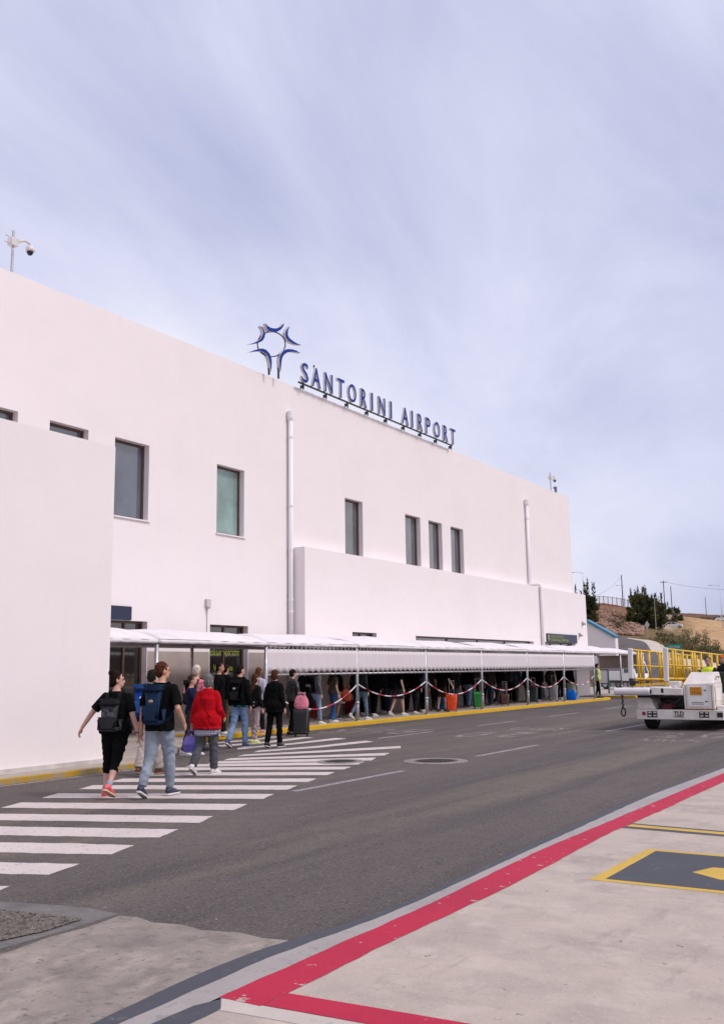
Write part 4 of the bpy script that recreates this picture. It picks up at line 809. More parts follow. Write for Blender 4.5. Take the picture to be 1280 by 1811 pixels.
# small white utility truck near the annex
p = far(1105, 1200, 72); t = empty('utility_truck', (p.x, p.y, .10), R(-115), 'small white pickup truck with a dark cab window past the canopy end', 'truck')
sc_ = 1.0
b = MB(); b.box(-.78, .78, -1.7, 1.6, .45, .62); b.build('chassis', blackp, t)
b = MB(); b.hexa([(-.8, .35, .55), (.8, .35, .55), (.8, 1.75, .55), (-.8, 1.75, .55), (-.72, .45, 1.95), (.72, .45, 1.95), (.72, 1.25, 1.95), (-.72, 1.25, 1.95)]); bevel(b.build('cab', wcar, t), .08, 3)
b = MB(); b.hexa([(-.82, .62, 1.15), (.82, .62, 1.15), (.82, 1.42, 1.15), (-.82, 1.42, 1.15), (-.765, .68, 1.75), (.765, .68, 1.75), (.765, 1.18, 1.75), (-.765, 1.18, 1.75)]); b.build('window', carglass, t)
b = MB(); b.hexa([(-.62, 1.40, 1.12), (.62, 1.40, 1.12), (.62, 1.58, 1.10), (-.62, 1.58, 1.10), (-.6, 1.20, 1.80), (.6, 1.20, 1.80), (.6, 1.32, 1.78), (-.6, 1.32, 1.78)]); b.build('windscreen', carglass, t)
b = MB(); b.box(-.82, .82, -1.9, .3, .62, .70); b.box(-.82, -.76, -1.9, .3, .70, 1.25); b.box(.76, .82, -1.9, .3, .70, 1.25); b.box(-.76, .76, -1.9, -1.84, .70, 1.25); b.box(-.76, .76, .24, .3, .70, 1.35); bevel(b.build('cargo_bed', wcar, t), .02)
for y in (-1.2, 1.15):
    for s in (-1, 1): wheel(t, s*.68, y, .33, .22)
b = MB(); b.box(-.7, .7, 1.68, 1.80, .42, .60); b.build('bumper', blackp, t)
for s in (-1, 1): MB().box(s*.55-.12, s*.55+.12, 1.70, 1.765, .75, .9).build('headlight', mat('lamp_lens', (.6, .6, .58), .15), t)
t.scale = (sc_, sc_, sc_)

# ================================================================ belt loader
enam = mat('loader_white', (0.78, 0.745, 0.73), .42, .18, 3.0, (0.62, 0.56, 0.49), bump=.05)
yelr = mat('rail_yellow', (0.74, 0.46, 0.008), .45, .2, 6, (0.55, 0.32, 0.02))
rust = mat('rust_edge', (0.28, 0.12, 0.04), .8, .3, 12)
BX, BY = -6.5, 25.6
LD = empty('belt_loader', (BX, BY, 0), 0, 'white airport belt loader with yellow railings parked on the road', 'belt loader')
def lb(b, name, m, parent=LD, smooth=False, bev=0):
    b.v = [(v[0]-BX, v[1]-BY, v[2]) for v in b.v]; o = b.build(name, m, parent, smooth)
    if bev: bevel(o, bev)
    return o
# chassis: front bumper, side sills, rear deck
lb(MB().box(-7.62, -5.44, 25.50, 25.62, .27, .52), 'bumper', enam, bev=.012)
lb(MB().box(-7.42, -5.60, 25.62, 33.2, .33, .50), 'chassis', blackp)
lb(MB().box(-5.62, -5.44, 25.62, 33.3, .30, .62), 'side_sill', enam, bev=.02)
lb(MB().box(-7.62, -7.44, 25.62, 33.3, .30, .52), 'side_sill', enam, bev=.02)
b = MB(); b.hexa([(-7.60, 25.55, .52), (-7.12, 25.55, .52), (-7.12, 26.4, .52), (-7.60, 26.4, .52), (-7.60, 25.62, .84), (-7.28, 25.62, .84), (-7.22, 26.4, .84), (-7.60, 26.4, .84)]); lb(b, 'mudguard', enam, bev=.03)
b = MB(); b.hexa([(-5.66, 26.4, .62), (-5.40, 26.4, .62), (-5.40, 28.0, .62), (-5.66, 28.0, .62), (-5.66, 26.5, .9), (-5.42, 26.5, .9), (-5.42, 27.8, .9), (-5.66, 27.8, .9)]); lb(b, 'mudguard', enam, bev=.03)
for x, y, r in ((-7.40, 26.15, .36), (-5.60, 27.0, .36), (-7.28, 31.8, .36), (-5.60, 31.8, .36)):
    w = MB(); w.tube([(x-.14, y, r), (x-.11, y, r), (x+.11, y, r), (x+.14, y, r)], [r*.86, r, r, r*.86], 20); o = lb(w, 'wheel', rubber)
    w = MB(); w.tube([(x-.145, y, r), (x+.145, y, r)], r*.55, 14); lb(w, 'rim', mat('rim_grey', (.4, .39, .38), .5), o)
# engine hood box with the sloped top, door and number plate
b = MB(); b.hexa([(-6.38, 25.52, .53), (-5.64, 25.52, .53), (-5.64, 26.5, .53), (-6.38, 26.5, .53), (-6.40, 25.52, 1.15), (-5.64, 25.52, 1.17), (-5.64, 26.5, 1.17), (-6.40, 26.5, 1.15)]); hood = lb(b, 'hood', enam, bev=.015)
b = MB(); b.hexa([(-6.40, 25.525, 1.152), (-5.642, 25.525, 1.172), (-5.642, 26.49, 1.172), (-6.40, 26.49, 1.152), (-6.28, 25.95, 1.46), (-5.68, 25.95, 1.46), (-5.68, 26.45, 1.46), (-6.28, 26.45, 1.46)]); lb(b, 'hood_top', enam, bev=.02)
lb(MB().box(-6.28, -5.80, 25.502, 25.52, .60, 1.10), 'door', mat('door_white', (.80, .77, .77), .4), hood, bev=.006)
lb(MB().box(-6.36, -5.66, 25.498, 25.525, .525, .55), 'rust_strip', rust, hood)
lb(MB().box(-5.86, -5.80, 25.485, 25.50, .72, .745), 'latch', darkmetal, hood); lb(MB().box(-5.88, -5.82, 25.485, 25.50, 1.0, 1.02), 'latch', darkmetal, hood)
pl_ = lb(MB().box(-6.22, -5.93, 25.488, 25.501, .89, 1.09), 'number_plate', mat('plate_orange', (.62, .27, .01), .5), hood)
for txt, z, w, h in (('J.T.M.A.', 1.01, .22, .055), ('119166', .91, .25, .085)):
    v, f, _ = text_mb(txt, w, h); c = MB(); c.add([(-6.20+q[0], 25.486, z+q[1]) for q in v], f); lb(c, 'lettering', mat('plate_ink', (.16, .05, .005), .6), pl_)
# bumper lettering and warning grids
def plate(x0, x1, z0, z1):
    lb(MB().box(x0, x1, 25.493, 25.502, z0, z1), 'warning_plate', mat('plate_black', (.02, .02, .022), .5))
    for k in range(2):
        for j in range(2): lb(MB().box(x0+.03+k*(x1-x0)/2, x0+(k+1)*(x1-x0)/2-.02, 25.488, 25.494, z0+.03+j*(z1-z0)/2, z0+(j+1)*(z1-z0)/2-.015), 'reflector', mat('reflector_white', (.6, .57, .55), .4))
plate(-7.34, -7.08, .32, .48); plate(-6.03, -5.79, .33, .48)
v, f, _ = text_mb('TLD', .25, .11, off=.03); c = MB(); c.add([(-6.66+q[0], 25.494, .37+q[1]) for q in v], f); lb(c, 'lettering', blackp)
lb(MB().box(-6.66, -6.41, 25.494, 25.502, .335, .355), 'lettering_bar', blackp)
b = MB(); b.tube([(-7.42, 25.50, .42), (-7.42, 25.46, .42)], .045, 12); lb(b, 'tail_lamp', mat('lamp_red', (.30, .01, .02), .3))
lb(MB().box(-7.05, -6.78, 25.8, 26.2, .52, .66), 'red_valve_box', mat('dull_red', (.22, .012, .015), .5))
# conveyor bed rising to the front, roller, belt
def cz(y): return 0.98-.016*(y-25.4)
b = MB(); b.hexa([(-7.70, 25.35, cz(25.35)-.03), (-6.85, 25.35, cz(25.35)-.03), (-6.85, 33.6, cz(33.6)-.03), (-7.70, 33.6, cz(33.6)-.03), (-7.70, 25.35, cz(25.35)+.08), (-6.85, 25.35, cz(25.35)+.08), (-6.85, 33.6, cz(33.6)+.08), (-7.70, 33.6, cz(33.6)+.08)]); lb(b, 'belt', rubber)
for x in (-7.78, -6.85):
    b = MB(); b.hexa([(x, 25.42, cz(25.42)-.10), (x+.08, 25.42, cz(25.42)-.10), (x+.08, 33.6, cz(33.6)-.16), (x, 33.6, cz(33.6)-.16), (x, 25.42, cz(25.42)+.12), (x+.08, 25.42, cz(25.42)+.12), (x+.08, 33.6, cz(33.6)+.12), (x, 33.6, cz(33.6)+.12)]); lb(b, 'side_beam', enam, bev=.01)
b = MB(); b.tube([(-8.10, 25.28, .985), (-8.08, 25.28, .985), (-7.19, 25.28, .985), (-7.17, 25.28, .985)], [.085, .10, .10, .085], 16); lb(b, 'bumper_roller', mat('roller_white', (.70, .67, .68), .55, .06, 8), smooth=False)
b = MB(); b.tube([(-7.175, 25.28, .985), (-7.14, 25.28, .985)], .05, 10); lb(b, 'roller_end', darkmetal)
b = MB(); b.hexa([(-7.17, 25.30, .90), (-6.40, 25.45, .88), (-6.40, 25.75, .88), (-7.17, 25.75, .90), (-7.17, 25.30, 1.10), (-6.40, 25.45, 1.06), (-6.40, 25.75, 1.06), (-7.17, 25.75, 1.10)]); lb(b, 'front_yoke', enam, bev=.02)
lb(MB().box(-6.78, -6.48, 25.55, 25.8, 1.06, 1.24), 'bracket', enam, bev=.02)
b = MB(); b.tube([(-6.75, 25.5, 1.1), (-6.55, 25.6, .9)], .04, 8); b.tube([(-6.60, 25.5, 1.12), (-6.48, 25.6, .9)], .03, 8); lb(b, 'strut', enam)
for x in (-7.5, -7.0):
    b = MB(); b.tube([(x, 27.4, .5), (x, 26.2, .92)], [.05, .05], 8); b.tube([(x, 26.4, .48), (x, 28.6, .88)], .04, 8); lb(b, 'lift_arm', darkmetal)
lb(MB().box(-7.60, -6.45, 25.60, 26.0, .82, .90), 'cross_member', blackp)
lb(MB().box(-7.40, -6.42, 26.3, 33.0, .50, .80), 'underbelt_shade_box', blackp); lb(MB().box(-7.2, -5.75, 27.6, 33.0, .16, .34), 'underbody_shade_box', blackp); lb(MB().box(-7.3, -5.7, 26.05, 26.25, .24, .36), 'axle_shade_box', blackp)  # black boxes added to deepen the shade beneath belt and chassis
# railings
def railing(x, y0, y1, nm):
    H0, H1 = 1.27, 2.09; sl = lambda y: -.018*(y-25.5)
    b = MB(); b.hexa([(x-.06, y0-.05, 1.24), (x+.06, y0-.05, 1.24), (x+.06, y0+.05, 1.24), (x-.06, y0+.05, 1.24), (x-.06+.03, y0-.05, 2.10), (x+.06+.03, y0-.05, 2.10), (x+.06+.03, y0+.05, 2.10), (x-.03, y0+.05, 2.10)]); lb(b, 'padded_post', mat('pad_white', (.70, .67, .67), .6, .06, 5), bev=.02)
    for z, r in ((H1-.02, .028), (1.66, .022), (H0+.03, .036)):
        b = MB(); b.tube([(x, y0, z), (x, y1, z+sl(y1))], r, 8); lb(b, 'rail', yelr, smooth=True)
    lb(MB().box(x-.03, x+.03, y0, y1, 1.10, 1.16), 'rail_base', yelr)
    y = y0+.75; k = 0
    while y < y1:
        for dy_ in ((0, .28) if k % 2 == 0 else (0,)):
            b = MB(); b.tube([(x, y+dy_, 1.12), (x, y+dy_, H1-.02+sl(y+dy_))], .036, 8); lb(b, 'stanchion', yelr, smooth=True)
        y += 1.05; k += 1
railing(-7.72, 25.52, 33.0, 0); railing(-6.80, 25.52, 33.0, 1)
# driver place, hook chain, pipes
lb(MB().box(-6.35, -5.66, 26.55, 27.2, .5, .62), 'floor_plate', darkmetal)
lb(MB().box(-6.32, -5.72, 27.25, 27.75, .62, .90), 'seat', blackp, bev=.03); lb(MB().box(-6.32, -5.72, 27.70, 27.82, .88, 1.45), 'seat_back', blackp, bev=.03); lb(MB().box(-6.32, -5.72, 28.45, 29.0, .50, 1.03), 'seat', blackp, bev=.03)
b = MB(); b.tube([(-6.02, 26.55, 1.1), (-6.02, 26.75, 1.22)], .02, 6); b.tube([(-6.02+.17*math.cos(a), 26.75+.05*math.sin(a), 1.22+.16*math.sin(a)) for a in [i*math.pi/8 for i in range(17)]], .015, 6); lb(b, 'steering_wheel', blackp)
b = MB(); b.tube([(-5.50, 26.3, .62), (-5.5, 26.3, 1.05), (-5.5, 26.45, 1.12), (-5.5, 27.2, 1.12), (-5.5, 27.2, .62)], .02, 8); lb(b, 'grab_rail', enam, smooth=True)
b = MB(); b.tube([(-7.90, 25.25, .90), (-7.88, 25.25, .55)], .018, 6)
for k in range(6): b.ell((-7.89+.012*(-1)**k, 25.25, .86-k*.055), (.026, .012, .035), nu=7, nv=4)
b.tube([(-7.885+.055*math.cos(a), 25.25, .46+.10*math.sin(a)) for a in [i*math.pi/9 for i in range(19)]], .022, 7); lb(b, 'hook_chain', darkmetal)
b = MB(); b.box(-7.75, -7.62, 25.45, 25.6, 1.13, 1.32); b.ell((-7.62, 25.4, 1.24), (.06, .05, .06)); lb(b, 'work_lamp', mat('lamp_black', (.02, .02, .02), .4), smooth=False)

for z in (.66, .70): lb(MB().box(-6.2, -5.9, 25.495, 25.503, z, z+.012), 'vent_slot', darkmetal, hood)
for x in (-6.33, -5.70): lb(MB().box(x-.004, x+.004, 25.512, 25.522, .56, 1.12), 'panel_seam', mat('seam_dark', (.10, .085, .075), .8), hood)
b = MB(); b.tube([(-5.62, 25.75, 1.30), (-5.60, 25.75, 1.34), (-5.60, 26.05, 1.34), (-5.62, 26.05, 1.30)], .012, 6); lb(b, 'grab_handle', darkmetal)
b = MB(); b.tube([(-6.95, 25.55, .62), (-6.8, 25.5, .75), (-6.6, 25.5, .70), (-6.45, 25.56, .82)], .018, 6); b.tube([(-7.05, 25.6, .6), (-6.9, 25.5, .68), (-6.7, 25.52, .60), (-6.45, 25.56, .64)], .014, 6); lb(b, 'hydraulic_hose', rubber)
lb(MB().box(-5.60, -5.46, 25.49, 25.503, .34, .46), 'tow_eye_recess', blackp)
b = MB(); b.tube([(-6.05, 25.98, 1.46), (-6.05, 25.98, 1.52)], .035, 10); lb(b, 'filler_cap', darkmetal)
lb(MB().box(-5.638, -5.632, 25.7, 26.3, .75, 1.05), 'side_door', mat('door_white', (.80, .77, .77), .4), hood); lb(MB().box(-5.637, -5.63, 25.62, 25.66, .62, 1.10), 'hazard_stripe', yelr, hood)

# ================================================================ people
PENDING = []                                            # (object, material, smooth iterations) baked after one depsgraph pass
def remesh_obj(name, b, m, parent, vox, it=4):
    o = b.build(name, m, parent); md = o.modifiers.new('r', 'REMESH'); md.mode = 'VOXEL'; md.voxel_size = vox; md.use_smooth_shade = True
    sm = o.modifiers.new('s', 'SMOOTH'); sm.factor = .5; sm.iterations = it; PENDING.append((o, m)); return o
def bake():
    bpy.context.view_layer.update(); dg = bpy.context.evaluated_depsgraph_get(); new = []
    for o, m in PENDING: new.append(bpy.data.meshes.new_from_object(o.evaluated_get(dg)))
    for (o, m), me in zip(PENDING, new):
        o.modifiers.clear(); o.data = me; me.name = o.name
        if not me.materials: me.materials.append(m)
        me.polygons.foreach_set('use_smooth', [True]*len(me.polygons))
        if o.name.startswith('hair'):
            n_ = len(me.vertices); v_ = np.empty(n_*3); me.vertices.foreach_get('co', v_); v_ = v_.reshape(-1, 3); nr = np.empty(n_*3); me.vertices.foreach_get('normal', nr); nr = nr.reshape(-1, 3)
            ph_ = rng.random(6)*6.28; d_ = np.sin(v_[:, 0]*120+ph_[0]+2*np.sin(v_[:, 2]*45+ph_[1]))*np.sin(v_[:, 1]*110+ph_[2]+2*np.sin(v_[:, 2]*38+ph_[3]))
            v_ += nr*(.0065*d_+.004*rng.normal(size=n_))[:, None]; me.vertices.foreach_set('co', v_.ravel()); me.update()
        elif o.name.split('.')[0] in ('trousers', 'shorts', 'jacket', 'coat', 't_shirt', 'hoodie', 'long_sleeve_top', 'skirt'):
            n_ = len(me.vertices); v_ = np.empty(n_*3); me.vertices.foreach_get('co', v_); v_ = v_.reshape(-1, 3); nr = np.empty(n_*3); me.vertices.foreach_get('normal', nr); nr = nr.reshape(-1, 3); ph_ = rng.random(8)*6.28
            X_, Y_, Z_ = v_.T; leg_ = o.name.startswith(('trousers', 'shorts'))
            d_ = np.sin(Z_*(46 if leg_ else 26)+X_*(22 if leg_ else 34)+2.2*np.sin(X_*17+Y_*23+ph_[0])+1.6*np.sin(Z_*11+ph_[1])+ph_[2])*(.5+.5*np.sin(Z_*7+X_*9+ph_[3]))+.6*np.sin(Z_*(75 if leg_ else 48)-X_*31+2*np.sin(Y_*27+Z_*9+ph_[4])+ph_[5])*(.5+.5*np.sin(Z_*9-Y_*14+ph_[6]))
            v_ += nr*(.0062*d_)[:, None]; me.vertices.foreach_set('co', v_.ravel()); me.update()
    PENDING.clear()
CM = {}
def cloth(c, rough=.85, pat=None, c2=None, sc=20, bump=.5):
    k = ('cloth', tuple(c), pat, tuple(c2 or ()), sc)
    if k in CM: return CM[k]
    m = mat('cloth_%d' % len(CM), c, rough, .22 if pat is None else .5, sc if pat else 5, c2 if pat else None, bump=bump, bscale=14, spec=.04)
    if pat == 'check':
        t = m.node_tree; p = t.nodes['Principled BSDF']; co = t.nodes.new('ShaderNodeTexCoord'); cur = None
        for ax in (0, 2):
            w = t.nodes.new('ShaderNodeTexWave'); w.bands_direction = 'X' if ax == 0 else 'Z'; w.inputs['Scale'].default_value = sc; w.inputs['Distortion'].default_value = 0; t.links.new(co.outputs['Object'], w.inputs['Vector'])
            r = t.nodes.new('ShaderNodeMath'); r.operation = 'GREATER_THAN'; r.inputs[1].default_value = .6; t.links.new(w.outputs['Fac'], r.inputs[0])
            mi = t.nodes.new('ShaderNodeMix'); mi.data_type = 'RGBA'; f_ = t.nodes.new('ShaderNodeMath'); f_.operation = 'MULTIPLY'; f_.inputs[1].default_value = .7; t.links.new(r.outputs[0], f_.inputs[0]); t.links.new(f_.outputs[0], mi.inputs['Factor'])
            if cur is None: mi.inputs[6].default_value = (*c, 1)
            else: t.links.new(cur, mi.inputs[6])
            mi.inputs[7].default_value = (*c2, 1); cur = mi.outputs[2]
        t.links.new(cur, p.inputs['Base Color'])
    CM[k] = m; return m
def skin_m(c): return mat('skin_%d_%d' % (int(c[0]*100), int(c[1]*100)), c, .55, .12, 12, spec=.3)
SKIN = (0.52, 0.29, 0.21); SKIN2 = (0.42, 0.22, 0.155); SKIN3 = (0.60, 0.36, 0.28)
def rotz(v, a): c, s = math.cos(a), math.sin(a); return Vector((v[0]*c-v[1]*s, v[0]*s+v[1]*c, v[2]))
def ik(S, T, l1, l2, pole):
    S, T = Vector(S), Vector(T); d = T-S; L_ = d.length; mx_ = (l1+l2)*.995
    if L_ > mx_: d *= mx_/L_; T = S+d; L_ = mx_
    a = (l1*l1-l2*l2+L_*L_)/(2*L_); h = math.sqrt(max(l1*l1-a*a, 0)); u = d/L_; pv_ = Vector(pole); pv_ = (pv_-u*pv_.dot(u)).normalized()
    return S+u*a+pv_*h, T
class Fig: pass
def person(label, x, y, z, face, H=1.72, w=1.0, fem=False, top=((0.012, 0.012, 0.013), 'tee'), bot=((0.02, 0.02, 0.025), 'straight', 1.0), shoe=((0.6, 0.58, 0.57), (0.65, 0.62, 0.6)), hair=('short', (0.02, 0.014, 0.01)),
           legs=(8, 4, -6, 8), hl=None, hr=None, head=0, tilt=0, vox=.016, skin=SKIN, group=None, topm=None, botm=None, sock=None, seated=False, lean=0.0, name='person', foot_out=8):
    F = Fig(); s = H/1.785; t = empty(name, (x, y, z), R(face), label, 'person', group); F.root = t; F.s = s; F.w = w
    hipw = (.095 if fem else .09)*s; th, sh = .44*s, .42*s
    shw = (.165 if fem else .185)*s*(.75+.25*w)
    # ---- legs
    def leg(side, ht, kn):
        hp = Vector((side*hipw, 0, 0)); a, c = R(ht), R(ht-kn)
        k = hp+Vector((0, math.sin(a), -math.cos(a)))*th; an = k+Vector((0, math.sin(c), -math.cos(c)))*sh
        pitch = 0.0
        if not seated and c < -R(14): pitch = min(-c-R(8), R(48))          # trailing foot rolls on to its toes
        if c > R(9): pitch = -min(c-R(4), R(20))
        q = R(foot_out)*side
        def fp(yy, zz):
            v = Vector((0, yy*math.cos(pitch)+zz*math.sin(pitch), -yy*math.sin(pitch)+zz*math.cos(pitch))); return an+rotz(v*s, -q)
        return hp, k, an, fp
    LG = [leg(-1, legs[0], legs[1]), leg(1, legs[2], legs[3])]
    low = min(min(g[3](-.07, -.085).z, g[3](.19, -.085).z, g[3](.10, -.085).z) for g in LG)
    hipz = -low if not seated else seated
    up_ = Vector((0, 0, hipz))
    LG = [(a+up_, k+up_, an+up_, (lambda f: (lambda yy, zz: f(yy, zz)+up_))(fp)) for a, k, an, fp in LG]
    F.hipz = hipz
    def T_(v):                                          # torso frame: lean about the hips
        v = Vector(v)*s; ln = R(lean); return Vector((v.x, v.y*math.cos(ln)+v.z*math.sin(ln), -v.y*math.sin(ln)+v.z*math.cos(ln)))+up_
    F.T = T_
    # ---- torso sections  (z, rx, ry, y)
    if fem: SEC = [(-.10, .11, .09, -.005), (-.02, .172, .125, -.015), (.06, .172, .125, -.015), (.17, .135, .10, 0), (.28, .142, .105, .005), (.38, .155, .12, .012), (.45, .155, .10, 0), (.51, .125, .075, -.01), (.545, .06, .055, -.01)]
    else: SEC = [(-.10, .11, .09, -.005), (-.02, .16, .118, -.01), (.06, .162, .118, -.008), (.17, .15, .108, 0), (.28, .162, .115, .003), (.39, .178, .122, .005), (.46, .18, .105, -.003), (.515, .14, .08, -.012), (.55, .065, .06, -.012)]
    def ring(sec, inf, n=18, fl=1.0):
        z_, rx, ry, yo = sec; rx = (rx*(w if z_ < .44 else .8+.2*w))*fl+inf; ry = ry*(w if z_ < .44 else .8+.2*w)*fl+inf
        out_ = []
        for i in range(n):
            a = 2*math.pi*i/n; ca, sa = math.cos(a), math.sin(a); pw = .85
            out_.append(T_((rx*math.copysign(abs(ca)**pw, ca), yo+ry*math.copysign(abs(sa)**pw, sa), z_)))
        return out_
    def torso(b, z0, z1, inf, flare=None):
        rows = [q for q in SEC if z0 <= q[0] <= z1]
        def at(zz):
            for a, c in zip(SEC[:-1], SEC[1:]):
                if a[0] <= zz <= c[0]:
                    u = (zz-a[0])/(c[0]-a[0]); return tuple(a[i]+(c[i]-a[i])*u for i in range(4))
            q = SEC[0] if zz < SEC[0][0] else SEC[-1]; return (zz, max(q[1], .165) if zz < SEC[0][0] else q[1], max(q[2], .12) if zz < SEC[0][0] else q[2], q[3])
        zs = sorted({z0, *[q[0] for q in rows], z1}); rings = []
        for zz in zs:
            q = at(zz); fl = 1.0
            if flare and zz < .17: fl = 1+flare*(.17-zz)/.3; q = (q[0], max(q[1], .155), max(q[2], .11), q[3])
            rings.append(ring(q, inf, fl=fl))
        b.loft(rings)
    # ---- arms
    ARM = []
    for side, tgt in ((-1, hl), (1, hr)):
        S = T_((side*shw/s, -.005, .465)); l1, l2 = .29*s, .255*s
        if tgt is None: tgt = (side*(.25+.06*(w-1)), .02, -.06)
        if isinstance(tgt, Vector): Tg = tgt
        else: Tg = T_(tgt)
        E_, W_ = ik(S, Tg, l1, l2, (side*.35, -1, -.1)); ARM.append((side, S, E_, W_))
    F.arm = ARM
    def armtube(b, side, S, E_, W_, frac, r0, r1, r2, cuff=0):
        pts = [S+Vector((-side*.02*s, 0, .005*s)), S.lerp(E_, .35), E_]; rr = [r0*1.05, r0, r1]
        if frac <= .5: pts = [pts[0], S.lerp(E_, frac), S.lerp(E_, frac*2)]; rr = [r0*1.05, r0, r0*.98]
        else: u = (frac-.5)*2; pts += [E_.lerp(W_, u*.5), E_.lerp(W_, u)]; rr += [(r1+r2)/2*1.05, r2]
        b.tube(pts, [q*s for q in rr], 12); b.ell(S+Vector((-side*.012*s, 0, -.01*s)), (r0*1.04*s,)*3)
    hp_ = Vector((0, 0, 0))
    # ---- body (skin)
    body = MB(); torso(body, -.10, .55, 0.0)
    neck0, neck1 = T_((0, -.012, .51)), T_((0, .01, .64)); body.tube([neck0, neck1], [.058*s*(.8+.2*w), .052*s], 12)
    hc = T_((0, .015, .703)); hy = R(head); tl = R(tilt)
    HM = Matrix.Rotation(hy, 3, 'Z') @ Matrix.Rotation(-tl, 3, 'X')
    Hd = lambda v: hc+HM @ (Vector(v)*s)
    body.ell(hc+HM @ Vector((0, -.005*s, .018*s)), (.074*s, .094*s, .10*s), HM, 16, 12)
    body.ell(Hd((0, .030, -.048)), (.056*s, .060*s, .066*s), HM, 14, 10); body.ell(Hd((0, .058, -.088)), (.026*s, .024*s, .020*s), HM)
    body.tube([Hd((0, .080, .018)), Hd((0, .098, -.012)), Hd((0, .112, -.030)), Hd((0, .088, -.040))], [.010*s, .012*s, .015*s, .010*s], 8)
    body.ell(Hd((0, .085, -.066)), (.024*s, .010*s, .010*s), HM, 8, 6); body.ell(Hd((0, .082, .030)), (.045*s, .014*s, .010*s), HM, 8, 6)
    for sd_ in (-1, 1): body.ell(Hd((sd_*.075, -.004, -.010)), (.010*s, .020*s, .032*s), HM, 8, 6)
    for side, S, E_, W_ in ARM:
        armtube(body, side, S, E_, W_, 1.0, .050*(.7+.3*w), .040, .027)
        d = (W_-E_).normalized(); d = (d+Vector((0, 0, -.25))).normalized(); e2 = Vector((0, 1, 0)); e2 = (e2-d*e2.dot(d)).normalized(); e3 = Vector((-side, 0, 0)); e3 = (e3-d*e3.dot(d)-e2*e3.dot(e2)).normalized()
        pc = W_+d*.085*s
        body.tube([W_-d*.01*s, W_+d*.03*s, pc], [.024*s, (.020*s, .036*s), (.015*s, .040*s)], 10, ref=tuple(e2))
        for k in range(4):
            o_ = e2*((.030-.020*k)*s); ln = (.072, .080, .074, .058)[k]*s
            b0 = pc+o_-d*.012*s; b1 = b0+d*ln*.5+e3*.006*s; b2 = b1+d*ln*.30+e3*.016*s; b3 = b2+d*ln*.18+e3*.020*s
            body.tube([b0, b1, b2, b3], [.0095*s, .009*s, .0085*s, .006*s], 7)
        tb0 = W_+d*.022*s+e2*.024*s; body.tube([tb0, tb0+d*.035*s+e2*.026*s+e3*.008*s, tb0+d*.065*s+e2*.030*s+e3*.016*s], [.013*s, .0105*s, .008*s], 7)
    for hp_, k, an, fp in LG:
        body.tube([hp_+Vector((0, 0, .03*s)), hp_.lerp(k, .3), k, k.lerp(an, .28), k.lerp(an, .7), an], [.088*w*s, .080*w*s, .056*s*(.6+.4*w), .054*s*(.6+.4*w), .038*s, .034*s], 12)
        body.tube([an, fp(.02, -.045), fp(.13, -.06)], [.036*s, .036*s, .03*s], 8)
    remesh_obj('body', body, skin_m(skin), t, vox if vox > .01 else .0085, 2)
    if vox < .012 or name == 'worker' or head:
        ey = MB()
        for sd_ in (-1, 1): ey.ell(Hd((sd_*.031, .083, .008)), (.013*s, .008*s, .007*s), HM, 8, 6); ey.tube([Hd((sd_*.018, .092, .030)), Hd((sd_*.052, .080, .030))], .005*s, 5)
        ey.build('eyes_and_brows', mat('eye_dark', (.02, .012, .01), .4), t)
    # ---- top
    tc_, tk = top[0], top[1]; b = MB(); m_ = topm or cloth(tc_)
    if tk != 'none':
        spec_ = {'tee': (-.06, .014, .40, .066, .06, .04, .10), 'loose': (-.09, .020, .42, .075, .07, .04, .12), 'jacket': (-.04, .030, .98, .064, .058, .042, .06), 'coat': (-.15, .032, .98, .066, .060, .046, .16), 'hoodie': (-.05, .028, .98, .064, .062, .044, .04), 'vest': (-.02, .034, 0, 0, 0, 0, .04), 'long': (-.06, .016, .98, .062, .05, .036, .06)}[tk]
        z0, inf, fr, r0, r1, r2, fla = spec_
        torso(b, z0, .548 if tk != 'vest' else .53, inf*s, fla)
        if fr > 0:
            for a in ARM: armtube(b, *a, fr, r0*(.6+.4*w), r1, r2)
        if tk == 'hoodie': b.ell(T_((0, -.085, .52)), (.10*s, .065*s, .06*s))
        if tk in ('jacket', 'coat'): b.tube([T_((.068*math.cos(a_), -.01+.07*math.sin(a_), .555)) for a_ in [i*math.pi/7 for i in range(15)]], .022*s, 7)
        remesh_obj({'tee': 't_shirt', 'loose': 't_shirt', 'vest': 'safety_vest', 'hoodie': 'hoodie', 'long': 'long_sleeve_top'}.get(tk, tk), b, m_, t, vox, 3)
    # ---- bottom
    bc, bk, bl = bot; m_ = botm or cloth(bc); b = MB()
    if bk in ('skirt', 'flareskirt'):
        hem = hipz*bl; n = 20; rings = []
        for u in (0, .12, .3, .6, 1.0):
            zz = .12-(.12+hem/s)*u; rx = (.15+.05*min(u*4, 1)+(.10 if bk == 'flareskirt' else .04)*u)*w; ry = (.115+.03*min(u*4, 1)+(.10 if bk == 'flareskirt' else .05)*u)*w
            rings.append([Vector((rx*s*(1+.05*u*math.sin(7*a))*math.cos(a), ry*s*(1+.05*u*math.sin(7*a))*math.sin(a), zz*s))+up_ for a in [2*math.pi*i/n for i in range(n)]])
        b.loft(rings); remesh_obj('skirt', b, m_, t, vox, 2)
    else:
        torso(b, -.10, .12, .012*s)
        RR = {'straight': (.096, .092, .072, .068, .062), 'slim': (.092, .086, .062, .060, .044), 'legging': (.090, .083, .060, .058, .042), 'jogger': (.102, .100, .080, .074, .050), 'flare': (.094, .088, .064, .078, .108), 'wide': (.102, .10, .092, .092, .092), 'shorts': (.100, .102, .092, .09, .09)}[bk]
